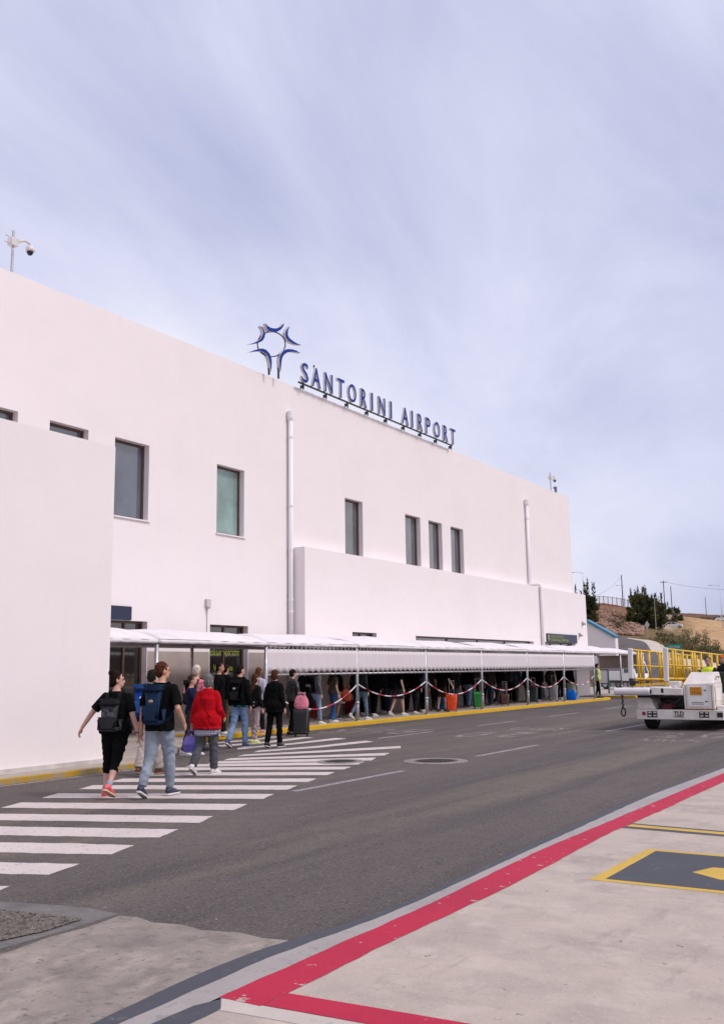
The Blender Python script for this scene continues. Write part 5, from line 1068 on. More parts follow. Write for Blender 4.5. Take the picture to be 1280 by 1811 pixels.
        for hp_, k, an, fp in LG:
            full = [hp_+Vector((0, 0, .03*s)), hp_.lerp(k, .35), k, k.lerp(an, .5), k.lerp(an, .97)]; rr = [max(q*s*(.45+.55*w), q0*s+.010) for q, q0 in zip(RR, (.088*w, .080*w, .056*(.6+.4*w), .050*(.6+.4*w), .034))]
            if bl < .99:
                tot = bl*2; pts = [full[0]]; r_ = [rr[0]]
                if tot <= 1: pts += [hp_.lerp(k, tot*.5), hp_.lerp(k, tot)]; r_ += [rr[1], rr[1] if bk == 'shorts' else rr[2]]
                else: pts += [full[1], k, k.lerp(an, tot-1)]; r_ += [rr[1], rr[2], rr[3] if bk != 'wide' else rr[4]]
                b.tube(pts, r_, 14)
            else: b.tube(full, rr, 14)
        remesh_obj('shorts' if bk == 'shorts' else 'trousers', b, m_, t, vox, 3)
    # ---- shoes with soles
    for hp_, k, an, fp in LG:
        sm_ = mat('shoe_%d_%d_%d' % tuple(int(c*99) for c in shoe[0]), shoe[0], .6, .25, 25, bump=.2); so_ = mat('sole_%d_%d_%d' % tuple(int(c*99) for c in shoe[1]), shoe[1], .7)
        b = MB(); b.tube([fp(-.085, -.045), fp(-.06, -.035), fp(.0, -.03), fp(.06, -.042), fp(.13, -.058), fp(.175, -.065), fp(.195, -.07)], [(.02*s, .02*s), (.040*s, .042*s), (.044*s, .046*s), (.046*s, .040*s), (.048*s, .028*s), (.036*s, .020*s), (.01*s, .01*s)], 12, ref=(0, 0, 1))
        b.tube([fp(-.03, -.04), fp(-.028, .012)], [.045*s, .043*s], 10)
        o = b.build('shoe', sm_, t, True)
        c = MB(); q = []
        for zz in (-.088, -.066):
            r_ = []
            for yy, xx in ((-.095, .0), (-.085, .03), (-.03, .038), (.04, .040), (.10, .048), (.16, .042), (.19, .026), (.20, 0), (.19, -.026), (.16, -.042), (.10, -.048), (.04, -.040), (-.03, -.038), (-.085, -.03)):
                p0_ = fp(yy, zz); ax = rotz(Vector((1, 0, 0)), 0); r_.append(p0_+ax*xx*s)
            q.append(r_)
        c.loft(q); c.build('sole', so_, o)
        if sock:
            c = MB(); c.tube([fp(-.02, 0), k.lerp(an, .82)], [.044*s, .042*s], 10); c.build('sock', cloth(sock), t, True)
    # ---- hair
    hk, hcol = hair[0], hair[1]; b = MB(); hm_ = mat('hair_%d_%d_%d' % tuple(int(c*200) for c in hcol), hcol, .7, .45, 60, bump=.8, bscale=60, stretch=(1, 1, .25), spec=.08)
    if hk != 'none':
        b.ell(Hd((0, -.018, .040)), (.082*s, .094*s, .092*s), HM, 14, 10)
        b.ell(Hd((0, -.045, -.005)), (.078*s, .068*s, .085*s), HM, 14, 10)
        if hk == 'bun': b.ell(Hd((-.005, -.075, .125)), (.050*s, .052*s, .042*s), HM); b.ell(Hd((-.045, -.095, .105)), (.035*s, .035*s, .03*s), HM); b.ell(Hd((0, -.085, -.045)), (.045*s, .03*s, .06*s), HM)
        if hk == 'bob': b.ell(Hd((0, -.035, -.03)), (.092*s, .080*s, .085*s), HM); b.ell(Hd((0, -.06, -.065)), (.075*s, .045*s, .055*s), HM)
        if hk == 'long':
            b.ell(Hd((0, -.04, -.03)), (.088*s, .075*s, .10*s), HM); b.tube([Hd((0, -.06, -.02)), Hd((0, -.085, -.14)), T_((0, -.125, .42)), T_((0, -.13, .33))], [(.085*s, .05*s), (.085*s, .045*s), (.08*s, .03*s), (.05*s, .015*s)], 12, ref=(0, 1, 0))
        if hk == 'cap': pass
        remesh_obj('hair' if hk != 'cap' else 'cap', b, hm_, t, min(vox, .013), 1)
        if hk == 'cap':
            c = MB(); c.tube([Hd((0, .06, .055)), Hd((0, .15, .045))], [(.07*s, .01*s), (.045*s, .006*s)], 12, ref=(0, 0, 1)); c.build('visor', hm_, t, True)
    return F
# ---- things people carry (built in the wearer's own frame)
def backpack(F, label, m1, m2=None, size=(.31, .17, .46), zc=.25, logo=None, roll=False, extra=0):
    s = F.s; m2 = m2 or m1; t = empty('backpack', F.root.location, F.root.rotation_euler.z, label, 'backpack', 'backpacks worn in the queue')
    yb_ = -(.100*F.w+.012)-size[1]/2-extra
    c = F.T((0, yb_, zc))
    b = MB(); rbox(b, c, (size[0]*s, size[1]*s, size[2]*s), .06*s, 5, .86); b.build('bag', m1, t, True)
    b = MB(); rbox(b, F.T((0, yb_-size[1]/2-.015, zc-.10)), (size[0]*.8*s, .07*s, size[2]*.42*s), .03*s, 4); b.build('pocket', m2, t, True)
    b = MB(); rbox(b, F.T((0, yb_-.02, zc+size[2]/2-.02)), (size[0]*.9*s, size[1]*1.05*s, .10*s), .045*s, 4); b.build('lid', m2, t, True)
    for sd_ in (-1, 1):
        b = MB(); rbox(b, F.T((sd_*(size[0]/2-.002), yb_+.01, zc-.12)), (.035*s, size[1]*.6*s, .15*s), .016*s, 4); b.build('side_pocket', m1, t, True)
        q = [F.T((sd_*.085, yb_+size[1]/2, zc+size[2]*.40)), F.T((sd_*.095, -.10*F.w, .52)), F.T((sd_*.10, .0, .555)), F.T((sd_*.105, .10*F.w, .48)), F.T((sd_*.13, .135*F.w, .36)), F.T((sd_*(.165*F.w), .05, .22)), F.T((sd_*.15, yb_+size[1]/2, zc-size[2]*.40))]
        b = MB(); b.tube(q, [(.030*s, .009*s)]*7, 8, ref=(0, 1, .2)); b.build('strap', m2, t, True)
    b = MB(); b.tube([F.T((-.04, yb_+.03, zc+size[2]/2)), F.T((0, yb_+.02, zc+size[2]/2+.045)), F.T((.04, yb_+.03, zc+size[2]/2))], .009*s, 6); b.build('handle', m2, t, True)
    if logo:
        b = MB(); b.ell(F.T((.02, yb_-size[1]/2-.035*s, zc+.06)), (.035*s, .012*s, .022*s)); b.build('badge', logo, t)
    return t
def bag(label, loc, rz, size, m, kind='handbag', handle=.14, flat=.6):
    t = empty(kind, loc, rz, label, kind.replace('_', ' '))
    w_, d_, h_ = size; n = 18; rings = []
    for u, k in ((0, .72), (.06, .92), (.3, 1.06), (.6, 1.0), (.85, .8), (1, .62)):
        rings.append([(w_/2*k*math.copysign(abs(math.cos(a))**.7, math.cos(a)), d_/2*k*(1-.45*u)*math.copysign(abs(math.sin(a))**.7, math.sin(a)), h_*u+.012*math.sin(5*a+u*4)) for a in [2*math.pi*i/n for i in range(n)]])
    MB().loft(rings).build('bag', m, t, True)
    for sd_ in (-1, 1):
        MB().tube([(-w_*.25, sd_*d_*.2, h_*.96), (-w_*.18, sd_*.02, h_+handle*.7), (0, 0, h_+handle), (w_*.18, sd_*.02, h_+handle*.7), (w_*.25, sd_*d_*.2, h_*.96)], .009, 6).build('handle', m, t, True)
    return t
def suitcase(label, loc, rz, size, m, hh=.42, ribs=True, out_h=True):
    w_, d_, h_ = size; t = empty('suitcase', loc, rz, label, 'suitcase', 'suitcases in the queue')
    b = MB(); rbox(b, (0, 0, .055+h_/2), (w_, d_, h_), .05, 5); sh_ = b.build('shell', m, t, True)
    if ribs:
        for k in range(5):
            xx = -w_*.34+k*w_*.17
            for sd_ in (-1, 1): MB().box(xx-.014, xx+.014, sd_*d_/2-.004, sd_*(d_/2+.010), .055+h_*.10, .055+h_*.90).build('rib', m, sh_)
    MB().box(-w_/2-.003, w_/2+.003, -.008, .008, .075, .035+h_).build('zip', blackp, sh_)
    for sx in (-1, 1):
        for sy in (-1, 1):
            b = MB(); b.tube([(sx*(w_/2-.05)-.012, sy*(d_/2-.04), .028), (sx*(w_/2-.05)+.012, sy*(d_/2-.04), .028)], .028, 10); b.box(sx*(w_/2-.05)-.012, sx*(w_/2-.05)+.012, sy*(d_/2-.04)-.015, sy*(d_/2-.04)+.015, .03, .07); b.build('wheel', blackp, t)
    b = MB(); zt = .055+h_
    if out_h:
        for sx in (-1, 1): b.tube([(sx*.085, d_/2-.03, zt-.03), (sx*.085, d_/2-.03, zt+hh)], .009, 6)
        b.tube([(-.10, d_/2-.03, zt+hh), (.10, d_/2-.03, zt+hh)], .015, 6); b.build('pull_handle', mat('handle_alloy', (.38, .38, .40), .35, metal=.6), t)
    MB().tube([(-.07, 0, zt-.005), (-.05, 0, zt+.03), (.05, 0, zt+.03), (.07, 0, zt-.005)], .010, 6).build('carry_handle', blackp, t)
    return t
BLK = (.0055, .0055, .006); DK = (.012, .0115, .013); JEAN = (.17, .26, .40); JEAN_D = (.045, .075, .15); WHITE = (.66, .63, .63)
def P(px, py, z=0.0): return gnd(px, py, z)
NEAR = .0115
# --- the couple on the crossing, hand in hand
pw = P(202, 1408); pm = P(281, 1409)
hand = Vector(((pw.x+pm.x)/2+.02, (pw.y+pm.y)/2, .80))
def local(F_xy, face, wp): d = Vector(wp)-Vector((F_xy.x, F_xy.y, 0)); return rotz(d, -R(face))
f1 = person('woman in black with a dark bun and coral trainers, holding a man\'s hand', pw.x, pw.y, 0, 22, 1.66, 1.27, True, (BLK, 'tee'), (BLK, 'legging', .72), ((.72, .12, .13), (.70, .45, .34)), ('bun', (.018, .010, .008)),
            legs=(-2, 8, -20, 14), hl=(-.52, -.06, .0), hr=local(pw, 22, hand+Vector((-.02, 0, .02))), head=-62, vox=NEAR, skin=(.58, .33, .26), sock=(.35, .35, .42))
camo = cloth((.10, .10, .115), .7, 'n', (.012, .012, .014), 22)
backpack(f1, 'black and grey mottled backpack on the woman with the bun', camo, cloth((.02, .02, .023)), (.33, .16, .43), .20)
b = MB(); w_ = f1.arm[1][3]; b.tube([w_+Vector((.036*math.cos(a), .036*math.sin(a), .01)) for a in [i*math.pi/6 for i in range(13)]], .006, 5)
tag(b.build('wristband', blackp), 'thin black band on the wrist of the woman with the bun', 'wristband'); o = bpy.data.objects['wristband']; o.location = f1.root.location; o.rotation_euler = f1.root.rotation_euler
f2 = person('man in black t-shirt and pale grey joggers, holding a woman\'s hand', pm.x, pm.y, 0, 16, 1.78, 1.05, False, (BLK, 'loose'), ((.24, .275, .325), 'jogger', 1.0), ((.03, .035, .065), (.62, .60, .60)), ('short', (.085, .028, .015)),
            legs=(-12, 18, 14, 8), lean=2, hl=local(pm, 16, hand+Vector((.03, 0, .02))), hr=(.30, .10, .02), head=-38, vox=NEAR, skin=(.55, .29, .20))
backpack(f2, 'large blue hiking backpack on the man in pale joggers', cloth((.014, .028, .062), .7), cloth((.010, .020, .044), .7), (.30, .17, .50), .24, mat('badge_tan', (.35, .25, .2), .6))
# --- walker half hidden behind the couple
p = P(266, 1371); f = person('walker in beige trousers and brown shoes behind the man in joggers', p.x, p.y, 0, 14, 1.68, 1.05, False, ((.02, .03, .06), 'jacket'), ((.42, .36, .33), 'wide', 1.0), ((.12, .035, .02), (.3, .2, .15)), ('short', (.02, .016, .014)), legs=(-8, 14, 12, 8), vox=NEAR)
backpack(f, 'bright blue backpack on the half hidden walker in beige', cloth((.012, .05, .26), .7), cloth((.02, .06, .17), .7), (.40, .24, .52), .30, mat('badge_white', (.6, .58, .55), .6))
# --- woman in the red jacket
p = P(366, 1369); f3 = person('grey haired woman in a red jacket and grey trousers on the crossing', p.x, p.y, 0, 12, 1.61, 1.28, True, ((.40, .006, .012), 'coat'), ((.075, .078, .09), 'straight', 1.0), ((.66, .63, .63), (.62, .58, .57)), ('bob', (.17, .155, .15)),
            legs=(-13, 22, 8, 5), hl=(-.32, .0, -.10), hr=(.22, .20, .06), lean=2, vox=NEAR, topm=cloth((.40, .006, .012)))
b = MB()
n = 18
for zz0, zz1 in ((-.13, -.235),):
    rings = []
    for zz, k in ((zz0, 1.0), (-.19, 1.05), (zz1, 1.02)):
        rings.append([f3.T((.218*k*math.cos(a), -.01+.165*k*math.sin(a), zz-.035*max(0, -math.sin(a)))) for a in [2*math.pi*i/n for i in range(n)]])
    b.loft(rings, caps=False)
o = b.build('shirt_hem', cloth((.13, .15, .24), .8, 'check', (.45, .45, .50), 9), f3.root, True); o['label'] = 'blue and white plaid shirt hem'; o.modifiers.new('t', 'SOLIDIFY').thickness = .006
b = MB(); b.tube([f3.T((-.10, -.16, .50)), f3.T((0, -.205, .30)), f3.T((.14, -.20, .08)), f3.T((.235, -.08, -.05))], .008, 6); b.build('bag_strap', cloth((.10, .004, .006)), f3.root, True)
hw = f3.root.location+rotz(f3.arm[0][3], R(12)); bp_ = hw+Vector((-.01, .0, -.09))
t = bag('lilac zip bag hanging from the hand of the woman in red', (bp_.x, bp_.y, bp_.z-.36), R(25), (.27, .17, .26), cloth((.22, .185, .55), .7), 'hand_bag', .10)
MB().box(-.11, .11, -.09, -.075, .02, .12).build('pocket', cloth((.12, .10, .36), .7), t)
# --- people arriving at the canopy
p = P(346, 1330); f = person('white haired person in a pink top walking towards the canopy', p.x, p.y, 0, 8, 1.79, 1.0, False, ((.72, .22, .30), 'tee'), ((.03, .03, .035), 'straight', 1), (BLK, DK), ('short', (.58, .52, .47)), legs=(-10, 16, 12, 6))
backpack(f, 'black backpack with a lime badge on the person in pink', cloth(BLK), cloth(DK), (.30, .2, .48), .25, mat('badge_lime', (.5, .5, .02), .5))
p = P(326, 1338); person('person in navy with a raised forearm beside the pink top', p.x-.1, p.y+.3, 0, -60, 1.60, .95, False, ((.012, .016, .04), 'tee'), ((.03, .03, .035), 'straight', 1), hair=('short', (.05, .03, .02)), hr=(.12, .35, .38))
p = P(424, 1322); f = person('dark haired man in a black jacket and light blue jeans', p.x, p.y, 0, 8, 1.80, 1.05, False, (BLK, 'jacket'), (JEAN, 'straight', 1), ((.05, .06, .12), (.62, .6, .6)), ('short', (.012, .01, .009)), legs=(-14, 18, 8, 6), head=-30)
backpack(f, 'flat black backpack on the man in light blue jeans', cloth(BLK, .6), cloth(DK, .6), (.30, .13, .44), .26, mat('badge_grey', (.4, .4, .4), .5))
o = MB()
rings = [[f.T((.175*math.cos(a), -.005+.13*math.sin(a), zz)) for a in [2*math.pi*i/16 for i in range(16)]] for zz in (-.02, -.075)]
o.loft(rings, caps=False); q = o.build('shirt_hem', cloth((.01, .09, .06)), f.root, True); q.modifiers.new('t', 'SOLIDIFY').thickness = .006
p = P(398, 1299, .124); person('dark haired person in olive trousers and cream trainers', p.x, p.y, .12, 5, 1.72, 1, False, (BLK, 'jacket'), ((.085, .07, .045), 'straight', 1), ((.60, .54, .42), (.55, .48, .36)), ('short', (.012, .01, .009)))
p = P(380, 1304, .124); person('dark haired person looking along the queue in a black top', p.x-.3, p.y+.5, .12, -60, 1.76, 1, False, (BLK, 'long'), (DK, 'straight', 1), hair=('short', (.012, .01, .009)), skin=SKIN2)
p = P(429, 1317); f = person('person in pale checked trousers behind the light blue jeans', p.x, p.y+.45, 0, -8, 1.60, .95, True, (DK, 'long'), ((.5, .42, .42), 'straight', 1), ((.55, .56, .25), (.6, .6, .3)), ('long', (.06, .03, .016)), botm=cloth((.52, .44, .44), .85, 'check', (.22, .15, .17), 8))
p = P(457, 1297, .124); f = person('girl in a pale lilac hoodie and black leggings with pink trainers', p.x, p.y, .12, 10, 1.63, .95, True, ((.42, .40, .50), 'hoodie'), (DK, 'legging', .97), ((.55, .24, .25), (.6, .42, .42)), ('long', (.10, .042, .02)), legs=(-4, 6, 6, 4))
b = MB(); b.add([f.T((q[0], -.156, q[1])) for q in ((-.01, .30), (.11, .30), (.12, .40), (.05, .43), (-.01, .38))], [(0, 1, 2, 3, 4)]); o = b.build('hoodie_print', mat('print_tan', (.42, .26, .2), .8, .5, 60, (.55, .5, .5)), f.root); o.modifiers.new('t', 'SOLIDIFY').thickness = .01
p = P(486, 1322); person('auburn haired woman all in black on the crossing', p.x, p.y, 0, 6, 1.67, 1.05, True, (BLK, 'coat'), (BLK, 'straight', 1), (BLK, (.5, .48, .47)), ('bob', (.075, .028, .016)), legs=(-8, 10, 6, 4))
p = P(514, 1300); f = person('man in a black leather jacket standing by a black suitcase', p.x, p.y+.1, 0, -25, 1.70, 1, False, (BLK, 'jacket'), (BLK, 'straight', 1), (BLK, DK), ('short', (.014, .011, .01)), hr=(.30, .12, -.05), topm=mat('leather', (.008, .008, .009), .42, .3, 12, bump=.5, bscale=18))
v, f_, _ = text_mb('|||||', .16, .10); 
p = P(528, 1303); suitcase('black suitcase with a pink bag on top beside the leather jacket', (p.x, p.y+.12, 0), R(28), (.40, .25, .62), mat('suitcase_black', (.012, .012, .013), .45, .2, 8), .40)
bag('soft pink bag sitting on the black suitcase', (p.x+.02, p.y+.10, .676), R(28), (.36, .22, .34), cloth((.62, .20, .27), .7), 'travel_bag', .08)
# --- the queue under the canopy (feet pixel, facing, outfit)
GQ = 'people queueing under the canopy'
def Qp(px, py, dx_=0, dy_=0): q = gnd(px, py, .124); return q.x+dx_, q.y+dy_, .12
def q_(px, py, label, face=0, **k):
    x_, y_, z_ = Qp(px, py, k.pop('dx', 0), k.pop('dy', 0)); k.setdefault('vox', .018); return person(label, x_, y_, z_, face, **k)
HB = ('short', (.012, .01, .009)); HL = ('long', (.03, .018, .012))
f = q_(558, 1281, 'person in a grey jacket, light jeans and white trainers with a lettered black bag', -15, H=1.72, top=((.11, .105, .115), 'jacket'), bot=((.22, .30, .46), 'slim', 1), legs=(-16, 24, 10, 4), hair=HL)
t = backpack(f, 'square black backpack with white lettering on the grey jacket', cloth(BLK), cloth(DK), (.36, .12, .40), .20)
v, fc, _ = text_mb('VANS', .22, .085, off=.02); c = MB(); c.add([f.T((-.11+q[0], -.112-.12-.054, .17+q[1])) for q in v], fc); c.build('lettering', mat('print_white', (.6, .58, .58), .7), t)
bag('black cloth tote carried low by the grey jacket', Qp(543, 1284)[:2]+(.62,), R(20), (.42, .14, .36), cloth(BLK), 'tote_bag', .2)
q_(571, 1271, 'person in black trousers standing behind the grey jacket', 20, dx=-.9, dy=.3, H=1.7, top=(DK, 'jacket'), bot=(BLK, 'slim', 1), hair=HB)
f = q_(590, 1277, 'person in a leopard print top and blue flared jeans', -20, H=1.66, fem=True, bot=(JEAN_D, 'flare', 1), botm=cloth((.035, .075, .17)), hair=HL, topm=cloth((.13, .11, .085), .8, 'n', (.010, .010, .010), 26))
bag('rust brown handbag beside the flared jeans', (f.root.location.x+.18, f.root.location.y+.42, .72), R(70), (.34, .16, .34), cloth((.20, .035, .014), .6), 'handbag', .2)
q_(611, 1272, 'person in a pale pleated skirt and black shoes', -5, dx=-.5, dy=.3, H=1.66, fem=True, top=(BLK, 'jacket'), bot=((.45, .33, .29), 'flareskirt', .45), shoe=(BLK, WHITE), hair=HL)
q_(640, 1273, 'person in a dark jacket and faded slim jeans with white trainers', -10, H=1.74, top=((.02, .02, .022), 'jacket'), bot=((.13, .19, .26), 'slim', 1), legs=(-18, 22, 12, 4), hair=HB)
q_(666, 1266, 'person in black trousers with a red sleeve and white trainers', 15, dx=-.7, dy=.3, H=1.72, top=((.30, .012, .014), 'long'), bot=(BLK, 'straight', 1), hair=HB)
q_(657, 1268, 'person in a black coat beside the red sleeve', 0, dx=-.2, dy=.5, H=1.75, top=(BLK, 'coat'), bot=(BLK, 'straight', 1), hair=HB)
f = q_(705, 1266, 'man in grey shorts and white trainers under the canopy', -22, H=1.78, w=1.1, top=(BLK, 'tee'), bot=((.045, .043, .05), 'shorts', .44), legs=(-12, 14, 12, 6), hair=HB, skin=SKIN3)
backpack(f, 'bulky black backpack on the man in grey shorts', cloth(BLK), cloth(DK), (.34, .24, .50), .18)
q_(730, 1263, 'person in black sports trousers with white marks near the post', -10, dy=.2, H=1.75, top=(BLK, 'jacket'), bot=(BLK, 'jogger', 1), shoe=((.55, .5, .48), (.5, .35, .2)), hair=HB, botm=cloth((.03, .03, .032), .8, 'n', (.008, .008, .008), 9))
q_(718, 1262, 'person in black standing behind the grey shorts', 10, dx=-.9, H=1.72, top=(BLK, 'jacket'), bot=(BLK, 'straight', 1), hair=HB)
f = q_(782, 1258, 'man in dark shorts pulling the orange suitcase', -10, H=1.76, w=1.08, top=(BLK, 'tee'), bot=((.045, .025, .016), 'shorts', .46), shoe=((.015, .017, .03), DK), hair=HB, hr=(.33, .22, -.02), legs=(-6, 8, 8, 4), skin=SKIN3)
q_(757, 1260, 'person in a violet grey top beside the canopy post', 5, dx=-.3, dy=.2, H=1.7, top=((.10, .09, .17), 'long'), bot=(BLK, 'straight', 1), hair=HL)
q_(803, 1254, 'person in a dark jacket holding a blue bag', -5, dx=-.4, dy=.2, H=1.72, top=(BLK, 'jacket'), bot=(BLK, 'straight', 1), hair=HB)
q_(829, 1251, 'man in washed blue jeans and a black jacket near the green suitcase', -8, H=1.78, w=1.05, top=(BLK, 'jacket'), bot=((.15, .24, .40), 'straight', 1), hair=HB, shoe=((.03, .02, .018), (.3, .3, .3)))
q_(846, 1250, 'person in black with a red scarf behind the green suitcase', 10, dx=-.7, dy=.4, H=1.70, top=((.33, .008, .012), 'long'), bot=(BLK, 'straight', 1), hair=HL)
for px_, lab in ((866, 'person in black with a pale pink backpack held low'), (880, 'person in a long black coat in the dense part of the queue'), (893, 'person in dark slate clothes beside a brown suitcase'), (905, 'person in dark green trousers in the dense part of the queue'), (917, 'person in black with grey sleeves near the fifth curtain seam'), (926, 'person in a dark speckled jacket next to a canopy post')):
    k = (px_-866)//12; q_(px_, 1247-k*1.0, lab, (-12, 8, -4, 15, -8, 5)[k % 6], dx=(-.1, -.7, -.2, -.9, -.3, -.6)[k % 6], H=(1.72, 1.66, 1.78, 1.7, 1.75, 1.68)[k % 6], top=((BLK, 'jacket'), (BLK, 'coat'), (DK, 'jacket'), (BLK, 'jacket'), ((.06, .058, .06), 'hoodie'), ((.04, .038, .036), 'jacket'))[k % 6], bot=((BLK, 'straight', 1), (BLK, 'slim', 1), ((.03, .036, .045), 'straight', 1), ((.012, .03, .022), 'straight', 1), (BLK, 'wide', 1), ((.02, .03, .05), 'straight', 1))[k % 6], hair=HB if k % 2 else HL, legs=((-10, 14, 10, 4), (4, 2, -4, 4))[k % 2], shoe=((.03, .03, .03), (.45, .42, .40)))
for k, (px_, dx_, lab) in enumerate(((690, -1.3, 'person in a charcoal coat against the wall behind the man in shorts'), (742, -1.2, 'person in a navy jacket against the wall behind the second chain'), (772, -1.2, 'person in a black coat behind the man with the orange suitcase'), (795, -1.3, 'person in a grey hoodie behind the orange suitcase'), (818, -1.2, 'person in a drab jacket behind the washed blue jeans'), (858, -1.3, 'person in a charcoal coat behind the green suitcase post'), (873, -1.2, 'person in a navy jacket behind the pale pink bag'), (886, -1.4, 'person in a black coat against the wall behind the brown suitcase'), (899, -1.3, 'person in a grey hoodie against the wall in the dense queue'), (911, -1.1, 'person in a drab jacket in the dense queue'), (922, -1.4, 'person in a charcoal coat in the dense queue next to the post'), (957, -1.2, 'person in a navy jacket behind the traffic cone'), (974, -1.1, 'person in a black coat behind the light grey suitcase'), (996, -1.2, 'person in a grey hoodie behind the pink trousers'), (1010, -1.0, 'person in a drab jacket behind the blue bag'))):
    q_(px_, 1268-(px_-690)*.093, lab, (-15, 10, 0, 20, -8)[k % 5], dx=dx_, H=(1.70, 1.78, 1.66, 1.74)[k % 4], w=(1.0, 1.12, 1.05)[k % 3], top=(((.03, .03, .034), 'coat'), ((.022, .028, .05), 'jacket'), (DK, 'coat'), ((.075, .07, .07), 'hoodie'), ((.05, .045, .035), 'jacket'))[k % 5], bot=(((.03, .03, .032), 'straight', 1), ((.05, .065, .10), 'wide', 1), (DK, 'straight', 1), ((.06, .055, .05), 'straight', 1))[k % 4], hair=HB if k % 2 else HL, shoe=((.03, .03, .03), (.45, .42, .40)))
q_(949, 1240, 'person in black beside the dark suitcase past the fifth post', 0, dx=-.3, H=1.7, top=(BLK, 'jacket'), bot=(BLK, 'straight', 1), hair=HB)
q_(966, 1240, 'person in a wide black coat with a rust scarf', -6, dx=-.4, H=1.74, w=1.15, top=(BLK, 'coat'), bot=(BLK, 'wide', 1), hair=('long', (.12, .035, .015)))
q_(986, 1238, 'person in pale pink wide trousers', 8, dx=-.3, H=1.68, fem=True, top=((.55, .36, .36), 'long'), bot=((.58, .42, .42), 'wide', 1), hair=HL, shoe=(BLK, DK))
q_(1004, 1237, 'person in black standing by the blue bag', 12, dx=-.5, dy=.3, H=1.70, top=(BLK, 'jacket'), bot=(BLK, 'straight', 1), hair=HB)
f = q_(1019, 1236, 'person in a pale green floral skirt', -10, dx=-.3, H=1.66, fem=True, top=(BLK, 'coat'), bot=((.40, .42, .30), 'flareskirt', .68), botm=cloth((.46, .45, .36), .85, 'n', (.16, .22, .12), 28), hair=HL, w=1.1, shoe=(BLK, WHITE))
backpack(f, 'black backpack above the floral skirt', cloth(BLK), cloth(DK), (.36, .26, .46), .22)
# attendants
p = gnd(1058, 1234, .124); f = person('attendant in a yellow safety vest standing at the canopy end', p.x, p.y, .12, -60, 1.72, 1, False, ((.40, .40, .50), 'long'), (BLK, 'slim', 1), (BLK, BLK), HB, vox=.018)
def vest(F, mm):
    b = MB(); s = F.s
    for zz in ((-.06, .17, .46),):
        rings = []
        for z_, rx, ry in ((-.06, .205, .160), (.06, .20, .158), (.17, .19, .150), (.30, .20, .155), (.40, .205, .158), (.48, .20, .14), (.545, .12, .095)):
            rings.append([F.T((rx*F.w*math.cos(a), ry*F.w*math.sin(a), z_)) for a in [2*math.pi*i/20 for i in range(20)]])
        b.loft(rings, caps=False)
    o = b.build('safety_vest', mm, F.root, True); o.modifiers.new('t', 'SOLIDIFY').thickness = .008
    c = MB(); c.loft([[F.T((q*F.w*math.cos(a), q2*F.w*math.sin(a), z_)) for a in [2*math.pi*i/20 for i in range(20)]] for z_, q, q2 in ((.10, .204, .163), (.15, .199, .159))], caps=False); c.build('reflective_band', mat('band_silver', (.6, .6, .6), .35), o, True)
hivis = mat('hi_vis_yellow', (.60, .72, .012), .7, .1, 8); vest(f, hivis)
f = person('loader driver in a yellow vest seated behind the white hood', -6.16, 27.45, 0, 158, 1.76, 1.1, False, ((.015, .015, .02), 'long'), (BLK, 'straight', 1), (BLK, BLK), ('short', (.05, .045, .045)), legs=(80, 70, 80, 70), seated=1.05, hl=(-.17, .42, .22), hr=(.17, .42, .22), head=35, vox=.012, skin=(.42, .235, .17)); vest(f, hivis)
f = person('worker in black with an orange cap seated behind the driver', -6.02, 28.75, 0, 150, 1.74, 1.0, False, ((.015, .014, .016), 'jacket'), (BLK, 'straight', 1), (BLK, BLK), ('cap', (.60, .10, .01)), vox=.014, hl=(-.2, .3, .15), hr=(.2, .3, .12), seated=1.12, legs=(80, 75, 80, 75))
# --- luggage and cones
S_o = mat('suitcase_orange', (.70, .065, .006), .35, .15, 6); S_g = mat('suitcase_green', (.03, .26, .05), .35, .15, 6)
x_, y_, z_ = Qp(799, 1259); suitcase('bright orange hard suitcase at the kerb', (x_, y_, z_), R(25), (.40, .25, .56), S_o, .48)
x_, y_, z_ = Qp(846, 1253); suitcase('green ribbed suitcase beside the canopy post', (x_, y_, z_), R(35), (.40, .26, .58), S_g, .50)
x_, y_, z_ = Qp(893, 1248); suitcase('brown suitcase in the dense part of the queue', (x_, y_, z_), R(20), (.36, .24, .42), mat('suitcase_brown', (.10, .045, .032), .5, .3, 5), .5)
x_, y_, z_ = Qp(943, 1243); suitcase('dark grey suitcase just past the fifth post', (x_, y_, z_), R(15), (.42, .28, .64), mat('suitcase_slate', (.02, .028, .028), .45, .2, 6), .4)
x_, y_, z_ = Qp(979, 1240); suitcase('light grey suitcase beside the pink trousers', (x_, y_, z_), R(10), (.42, .28, .66), mat('suitcase_grey', (.30, .29, .31), .4, .2, 6), .45)
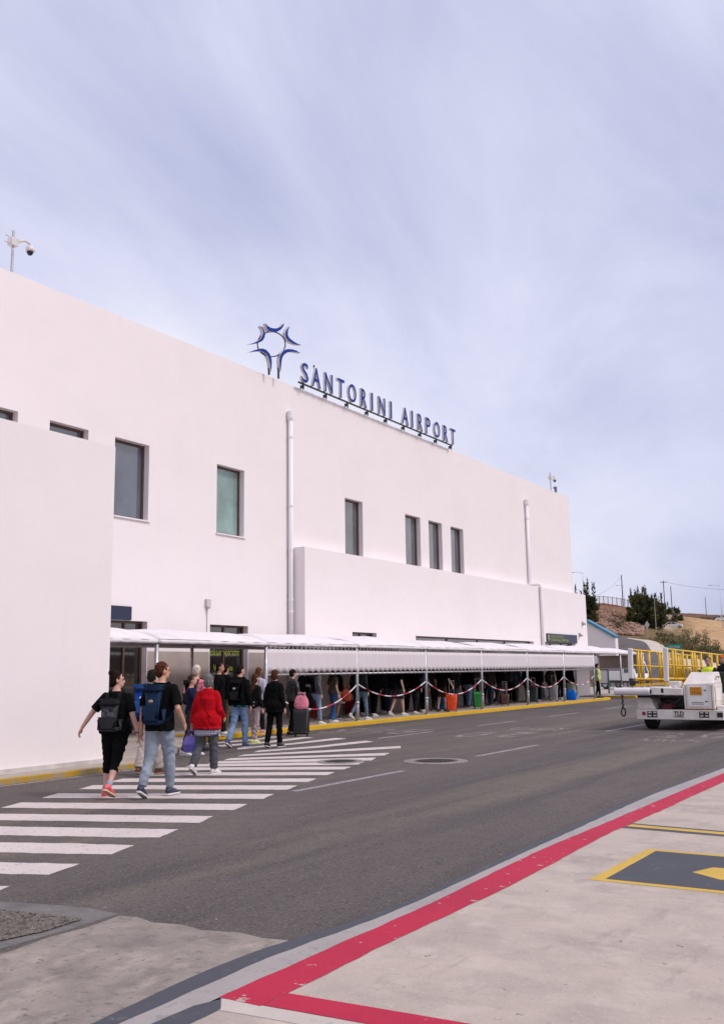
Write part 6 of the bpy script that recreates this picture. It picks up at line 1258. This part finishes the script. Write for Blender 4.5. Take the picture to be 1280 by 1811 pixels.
x_, y_, z_ = Qp(806, 1256, -.6); suitcase('small blue suitcase behind the orange one', (x_, y_, z_), R(15), (.36, .24, .80), mat('suitcase_blue', (.01, .09, .26), .45, .2, 6), .3)
x_, y_, z_ = Qp(583, 1273, -.7); suitcase('dark red suitcase behind the flared jeans', (x_, y_, z_), R(15), (.38, .24, .62), mat('suitcase_red', (.22, .012, .012), .45, .2, 6), .3)
x_, y_, z_ = Qp(655, 1265, -.8); suitcase('crimson suitcase behind the faded slim jeans', (x_, y_, z_), R(5), (.40, .25, .46), mat('suitcase_crimson', (.26, .008, .035), .45, .2, 6), .3)
x_, y_, z_ = Qp(868, 1246); bag('pale pink quilted bag on the pavement', (x_, y_, z_+.24), R(20), (.36, .22, .42), cloth((.62, .35, .32), .7), 'travel_bag', .14)
x_, y_, z_ = Qp(1009, 1238); bag('bright blue shopping bag on the kerb pavement', (x_, y_, z_), R(15), (.52, .30, .46), cloth((.008, .13, .55), .5), 'shopping_bag', .12)
x_, y_, z_ = Qp(806, 1256); 
def cone(px_, py_, dx_, label):
    x_, y_, z_ = Qp(px_, py_, dx_); t = empty('traffic_cone', (x_, y_, z_), .2, label, 'traffic cone', 'traffic cones along the terminal wall')
    rd = mat('cone_red', (.33, .012, .016), .5, .2, 6); bevel(MB().box(-.19, .19, -.19, .19, 0, .04).build('base', rd, t), .02)
    rr = lambda z: .14-(z/.9)*.11
    for z0, z1, mm, nm in ((.04, .40, rd, 'body'), (.40, .66, ch_white, 'band'), (.66, .90, rd, 'tip')): MB().tube([(0, 0, z0), (0, 0, z1)], [rr(z0), rr(z1)], 16).build(nm, mm, t, True)
cone(764, 1257, -.55, 'red and white traffic cone behind the violet grey top'); cone(708, 1258, -.9, 'red and white traffic cone behind the man in shorts'); cone(955, 1241, -.3, 'red and white traffic cone in the gap past the fifth post')
cone(913, 1243, -.7, 'red and white traffic cone behind the dense part of the queue'); cone(817, 1251, -.7, 'red and white traffic cone between the washed jeans and the orange suitcase')
bake()
